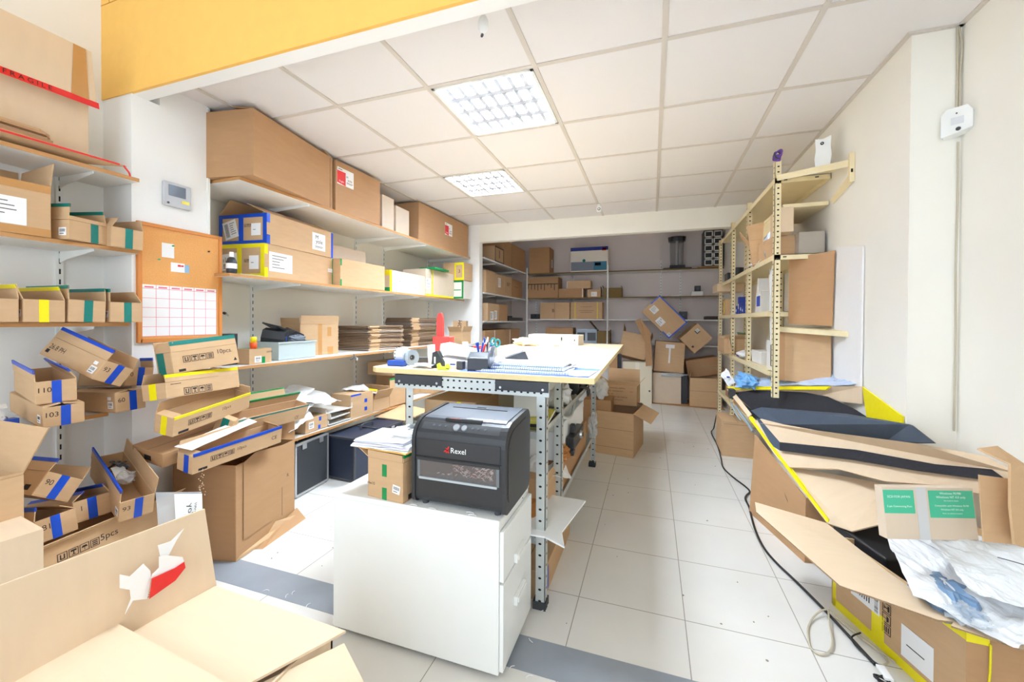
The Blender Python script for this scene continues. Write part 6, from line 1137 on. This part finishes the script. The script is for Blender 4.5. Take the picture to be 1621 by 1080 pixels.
b = MB(); b.slab(ccw([(1.043, 1.625, .828), (1.14, 1.70, .80), (1.15, 1.69, .54), (1.052, 1.62, .585), (1.038, 1.615, .70)]), .006, KR); b.slab(ccw([(1.043, 1.625, .828), (1.14, 1.70, .80), (1.12, 1.80, .84), (1.01, 1.70, .85)]), .006, KR)
solo(b, 'cardboard_sheet', 'curled brown cardboard at the right frame edge above the white bag', 'cardboard')
# lettered box
t = carton('grey white carton with two green lettered panels in the right hand heap', (0.942, 1.806, .490), (-6.9, -.6, 15.9), (.31, .035, .178), KP, op=False, seam=False)
M, lw, lh = face_m('S', (.31, .035, .178)); GP = mat('green_panel', srgb(70, 190, 150), .5)
for (x0, x1, y0, y1, lines) in ((.0, .105, .088, .168, (('SCSI FOR JAPAN', .145, .011), ('5 pin Connecting Port', .112, .0095))), (.155, .306, .075, .168, (('Windows 95/98/', .158, .011), ('Windows NT 4.0 only', .145, .011), ('See inside for details', .133, .006), ('Compatible with Windows 95/98', .116, .0085), ('Windows NT 4.0 only', .103, .0085), ('Note: no software included', .090, .006)))):
    b = MB(); b.bx(x0, x1, y0, y1, .0004, .001, GP, M)
    for s_, yy, sz in lines: b.text(s_, sz, WINK, M @ Matrix.Translation(((x0+x1)/2, yy, .0013)))
    b.obj('printed_panel', t, local=True)
b = MB(); b.bx(.112, .148, 0, .178, .0004, .0009, mat('grey_tape', srgb(206, 206, 206), .4), M); b.obj('tape', t, local=True)
b = MB(); b.bx(.985, 1.2, 1.90, 2.06, 0, .47, KR); solo(b, 'cardboard_box', 'brown carton under the green lettered carton, mostly hidden by the white bag', 'box')
b = MB(); b.slab(ccw([(1.00, 1.675, .77), (1.08, 1.68, .765), (1.085, 1.68, .56), (1.01, 1.67, .56)]), .005, KR); solo(b, 'cardboard_sheet', 'brown cardboard panel right of the green lettered carton', 'cardboard')
# black case
t = thing('black_case', 'flat black case with studs inside the nearest right hand carton', 'case', (1.0, 2.2, .1), (0, 0, 14))
b = MB(); b.bx(-.16, .17, -.2, .10, .0, .215, mat('matte_black_case', srgb(30, 30, 33), .55)); b.obj('case_body', t, local=True, bevel=.012, seg=3)
b = MB()
for x in (-.06, .03): b.cyl((x, -.2, .19), (x, -.204, .19), .004, .003, ALU, 8)
b.obj('studs', t, local=True)
# nearest carton
t = thing('open_carton', 'nearest open carton at lower right with yellow tape, address label and spread flaps', 'box', (1.0, 1.8, 0))
FA, FB = (.775, 2.119), (.935, 1.607); dv = Vector((FB[0]-FA[0], FB[1]-FA[1], 0)); LN = dv.length; dv.normalize()
H2 = .322; b = MB(); b.slab(ccw([(*FA, 0), (*FB, 0), (*FB, H2), (*FA, H2)]), .006, KR); b.slab(ccw([(*FB, 0), (1.21, 1.60, 0), (1.21, 1.60, H2), (*FB, H2)]), .006, KD)
b.slab([(.785, 2.11, .006), (.94, 1.612, .006), (1.2, 1.61, .006), (1.2, 2.11, .006)], .006, KR); b.slab([(.775, 2.125, 0), (1.2, 2.125, 0), (1.2, 2.125, H2-.02), (.775, 2.125, H2-.02)], .006, KR); b.obj('box_body', t)
fn = Vector((dv.y, -dv.x, 0)); 
if fn.x > 0: fn = -fn
MW = Matrix((dv, Vector((0, 0, 1)), dv.cross(Vector((0, 0, 1))))).transposed().to_4x4(); MW.translation = (*FA, 0)      # u along the face toward the camera, v up, n outward
if MW.to_3x3().col[2].dot(fn) < 0: MW = Matrix((-dv, Vector((0, 0, 1)), (-dv).cross(Vector((0, 0, 1))))).transposed().to_4x4(); MW.translation = (*FB, 0); FLIP = True
else: FLIP = False
u_ = (lambda a: LN-a) if FLIP else (lambda a: a)
def onW(u0, u1, v0, v1, mt, nm, z=.001):
    a, c = sorted((u_(u0), u_(u1))); b = MB(); b.bx(a, c, v0, v1, z-.0008, z, mt, MW); return b.obj(nm, t)
onW(0, LN, 0, .035, YEL, 'tape'); onW(0, .018, 0, H2-.02, YEL, 'tape'); onW(.20, .255, .03, .13, YEL, 'tape', .0014); onW(LN-.07, LN, H2-.05, H2, YEL, 'tape')
b = MB(); a, c = sorted((u_(.10), u_(.235))); b.bx(a, c, .12, .27, .0012, .0018, PAPER, MW)
rnd = random.Random(4)
for k in range(14): v = .125+k*.005; b.bx(c-.022, c-.006, v, v+rnd.choice((.0015, .003)), .0019, .0021, INK, MW)
for k in range(7): b.bx(a+.02+k*.011, a+.025+k*.011, .14, .14+rnd.uniform(.04, .1), .0019, .0021, INK, MW)
b.obj('shipping_label', t)
b = MB(); a, c = sorted((u_(.325), u_(.44))); b.bx(a, c, .05, .165, .0012, .0018, PAPER, MW); b.bx(a+.02, c-.03, .10, .104, .0019, .0021, INK, MW); b.obj('shipping_label', t)
b = MB(); symbols(b, MW @ Matrix.Translation((u_(.265)+(-.04 if FLIP else 0), .215, .001)) @ Matrix.Rotation(R(-90), 4, 'Z'), .036, INK); b.obj('handling_marks', t)
FL = [(0.506, 2.3, 0.34), (0.773, 2.191, 0.33), (0.841, 1.836, 0.33), (0.915, 1.599, 0.328), (0.858, 1.595, 0.326), (0.64, 1.693, 0.325), (0.489, 2.195, 0.335)]
b = MB(); b.slab(FL[::-1], .006, KL, mt2=mat('corrugated_edge', srgb(150, 122, 92), .9, noise_amt=.6, scale=260)); b.obj('flap', t)
b = MB(); b.slab([(0.915, 1.62, 0.327), (.88, 1.575, .327), (1.03, 1.52, .327), (1.21, 1.50, .327), (1.21, 1.62, .327)], .005, KL, mt2=MATS['corrugated_edge']); b.obj('flap', t)
b = MB(); b.slab([(FB[0]-.004, FB[1]-.006, H2-.002), (FB[0]-.004, FB[1]-.006, H2-.05), (FB[0]+.05, FB[1]-.008, H2-.05), (FB[0]+.05, FB[1]-.008, H2-.002)], .001, YEL); b.obj('tape', t)
b = MB(); b.tube([(.985, 1.596, .28), (.982, 1.592, .2), (.975, 1.59, .12), (.97, 1.588, .05)], .003, YEL, n=4); b.obj('tape', t)
# bags on top
b = MB(); b.sheet([(.895, 2.04, .43), (.83, 1.64, .345), (.98, 1.50, .345), (1.20, 1.60, .40)], 26, 22, .035, 2, BAG, t=.001, freq=7); b.sheet([(.895, 2.04, .43), (1.20, 1.60, .40), (1.2, 1.82, .50), (1.05, 1.95, .47)], 22, 20, .035, 7, BAG, t=.001, freq=7)
b.sheet([(.96, 1.85, .50), (.95, 1.62, .42), (1.15, 1.55, .42), (1.19, 1.78, .50)], 20, 20, .03, 12, BAG, t=.001, freq=9); b.tube([(1.05, 1.68, .512), (1.10, 1.665, .508), (1.15, 1.64, .50)], .0015, DGREY, n=5)
solo(b, 'plastic_bag', 'large crumpled white plastic bag spilling over the nearest right hand carton', 'bag')
b = MB(); b.blob((.945, 1.73, .335), (.07, .13, .05), .3, 4, BAGB, 22); solo(b, 'plastic_bag', 'blue translucent bag peeking from under the white bag', 'bag')
b = MB(); b.blob((.93, 1.62, .352), (.05, .05, .02), .5, 14, BAGC, 18); solo(b, 'packing_film', 'clear crumpled film at the front edge of the nearest right hand carton', 'film')
# blue film on the rack's bottom end, grey strap below
b = MB(); b.sheet([(.62, 3.50, .745), (1.04, 2.60, .925), (1.05, 2.95, .935), (.74, 3.75, .79)], 24, 14, .02, 5, mat('pale_blue_film', srgb(190, 208, 235), .3, noise_amt=.1, scale=12), t=.001, freq=7)
b.blob((.70, 3.48, .80), (.07, .2, .05), .35, 17, mat('blue_film', srgb(120, 180, 235), .3, noise_amt=.15, scale=12), 18); solo(b, 'plastic_film', 'pale blue plastic film lying behind the rim of the yellow taped carton', 'film')
b = MB(); b.sheet([(.56, 3.75, .80), (.60, 3.60, .72), (.66, 3.68, .76), (.62, 3.85, .85)], 10, 10, .02, 25, PAPER, freq=12); b.bx(.60, .62, 3.70, 3.72, .79, .80, INKB); solo(b, 'printed_bag', 'small white and blue printed bag hanging at the rack corner', 'bag')
b = MB(); b.tube([(.60, 3.35, .63), (.63, 3.32, .58), (.66, 3.22, .53), (.67, 3.12, .50)], .01, mat('grey_strap', srgb(150, 165, 172), .5)); b.tube([(.58, 3.4, .64), (.60, 3.35, .58), (.62, 3.25, .54)], .006, MATS['grey_strap']); solo(b, 'grey_strap', 'grey strap hanging under the far rim of the yellow taped carton', 'strap')
b = MB(); b.slab([(.62, 2.6, .003), (.70, 2.95, .003), (.76, 2.9, .003), (.70, 2.5, .003)], .002, KD) if False else None
# cables on the floor
pts = [(0.735, 5.2, .16), (0.70, 5.15, .01), (0.646, 4.931, 0.008), (0.640, 4.45, .008), (0.612, 4.047, 0.008), (0.592, 3.786, 0.008), (.63, 3.58, .008), (0.684, 3.404, 0.008), (0.695, 3.313, 0.008), (.66, 3.24, .008), (0.636, 3.161, 0.008), (.632, 3.02, .008), (0.614, 2.867, 0.008), (.598, 2.68, .008), (0.599, 2.505, 0.008), (.625, 2.37, .008), (0.669, 2.236, 0.008), (0.726, 2.036, 0.008), (0.784, 1.785, 0.008)]
b = MB(); b.tube(pts, .006, BLKCABLE, n=8, sub=5); solo(b, 'power_cable', 'thick black cable snaking along the tiled floor beside the rack', 'cable')
b = MB(); b.tube([(.86, 1.82, .008), (.80, 1.92, .008), (0.745, 2.019, 0.02), (.715, 2.03, .024), (0.668, 1.996, 0.012), (.63, 1.94, .006), (0.607, 1.885, 0.006), (0.59, 1.80, 0.006), (0.612, 1.775, 0.006), (.65, 1.80, .008), (0.68, 1.858, 0.012), (.70, 1.94, .016), (0.727, 2.03, 0.026)], .0035, BEIGECABLE, n=7, sub=5); b.tube([(.735, 2.022, .02), (.79, 1.93, .006), (.84, 1.83, .006), (.80, 1.78, .006), (.785, 1.72, .006)], .003, BEIGECABLE, n=7, sub=5); solo(b, 'beige_cable', 'beige cable looped once on the floor at the lower right', 'cable')
b = MB(); b.tube([(.80, 1.93, .02), (.76, 1.90, .016), (.755, 1.86, .012), (.78, 1.80, .012), (.80, 1.76, .014), (.79, 1.70, .014), (.80, 1.66, .014)], .003, BLKCABLE, n=6, sub=5)
b.tube([(.77+.02*math.cos(a*1.3), 1.70+.02*math.sin(a), .012+.0008*a) for a in [k*.7 for k in range(22)]], .0028, BLKCABLE, n=5, sub=2); solo(b, 'black_cable', 'thin black cable bundle at the lower right beside the nearest carton', 'cable')
b = MB(); b.bx(.775, .80, 1.70, 1.76, .02, .028, PAPER); solo(b, 'white_plug', 'small white plug lying on the cables at the lower right', 'plug', loc=None)
# scraps on the floor and strip
rnd = random.Random(77)
for k, (x, y) in enumerate(((-.44, 1.49), (-.47, 1.35), (-.40, 1.335), (-.34, 1.32), (-.43, 1.66), (-.425, 1.69), (-.5, 1.33), (-1.55, 1.40), (-1.68, 1.37), (-1.56, 1.375), (-1.42, 1.36))):
    b = MB(); a = rnd.uniform(0, 3.1); c, s = math.cos(a)*.013, math.sin(a)*.013; b.tube([(x-c, y-s, .003), (x-s*.3, y+c*.3, .005), (x+c, y+s, .003)], .0014, PAPER, n=4, sub=3)
    solo(b, 'paper_shred', 'tiny curl of shredded paper on the floor, ' + ('on the grey strip by the cabinet foot', 'just before the grey strip at the cabinet', 'nearest pair left of the cabinet foot', 'nearest the bottom frame edge', 'beside the front table leg', 'touching the front table leg', 'closest to the cabinet corner', 'on the grey strip, rightmost by the carton', 'on the grey strip beside the flap corner', 'on the grey strip, middle', 'on the grey strip near the cabinet side')[k], 'paper scrap', 'paper shreds near the cabinet foot' if k < 7 else 'paper shreds near the foreground carton')
for k in range(26):
    x, y = rnd.uniform(-.35, .55), rnd.uniform(1.6, 4.6); b = MB() if k == 0 else b
    r_ = rnd.uniform(.002, .005); b.blob((x, y, .0015), (r_, r_, .0015), .4, k, mat('floor_dirt', srgb(150, 138, 124), .9), 6)
for k in range(14):
    x, y = rnd.uniform(-2.0, -1.3), rnd.uniform(1.55, 2.3); r_ = rnd.uniform(.002, .004); b.blob((x, y, .0015), (r_, r_, .0015), .4, k, MATS['floor_dirt'], 6)
solo(b, 'floor_dirt', 'specks of dirt scattered over the floor tiles', 'dirt', kind='stuff')
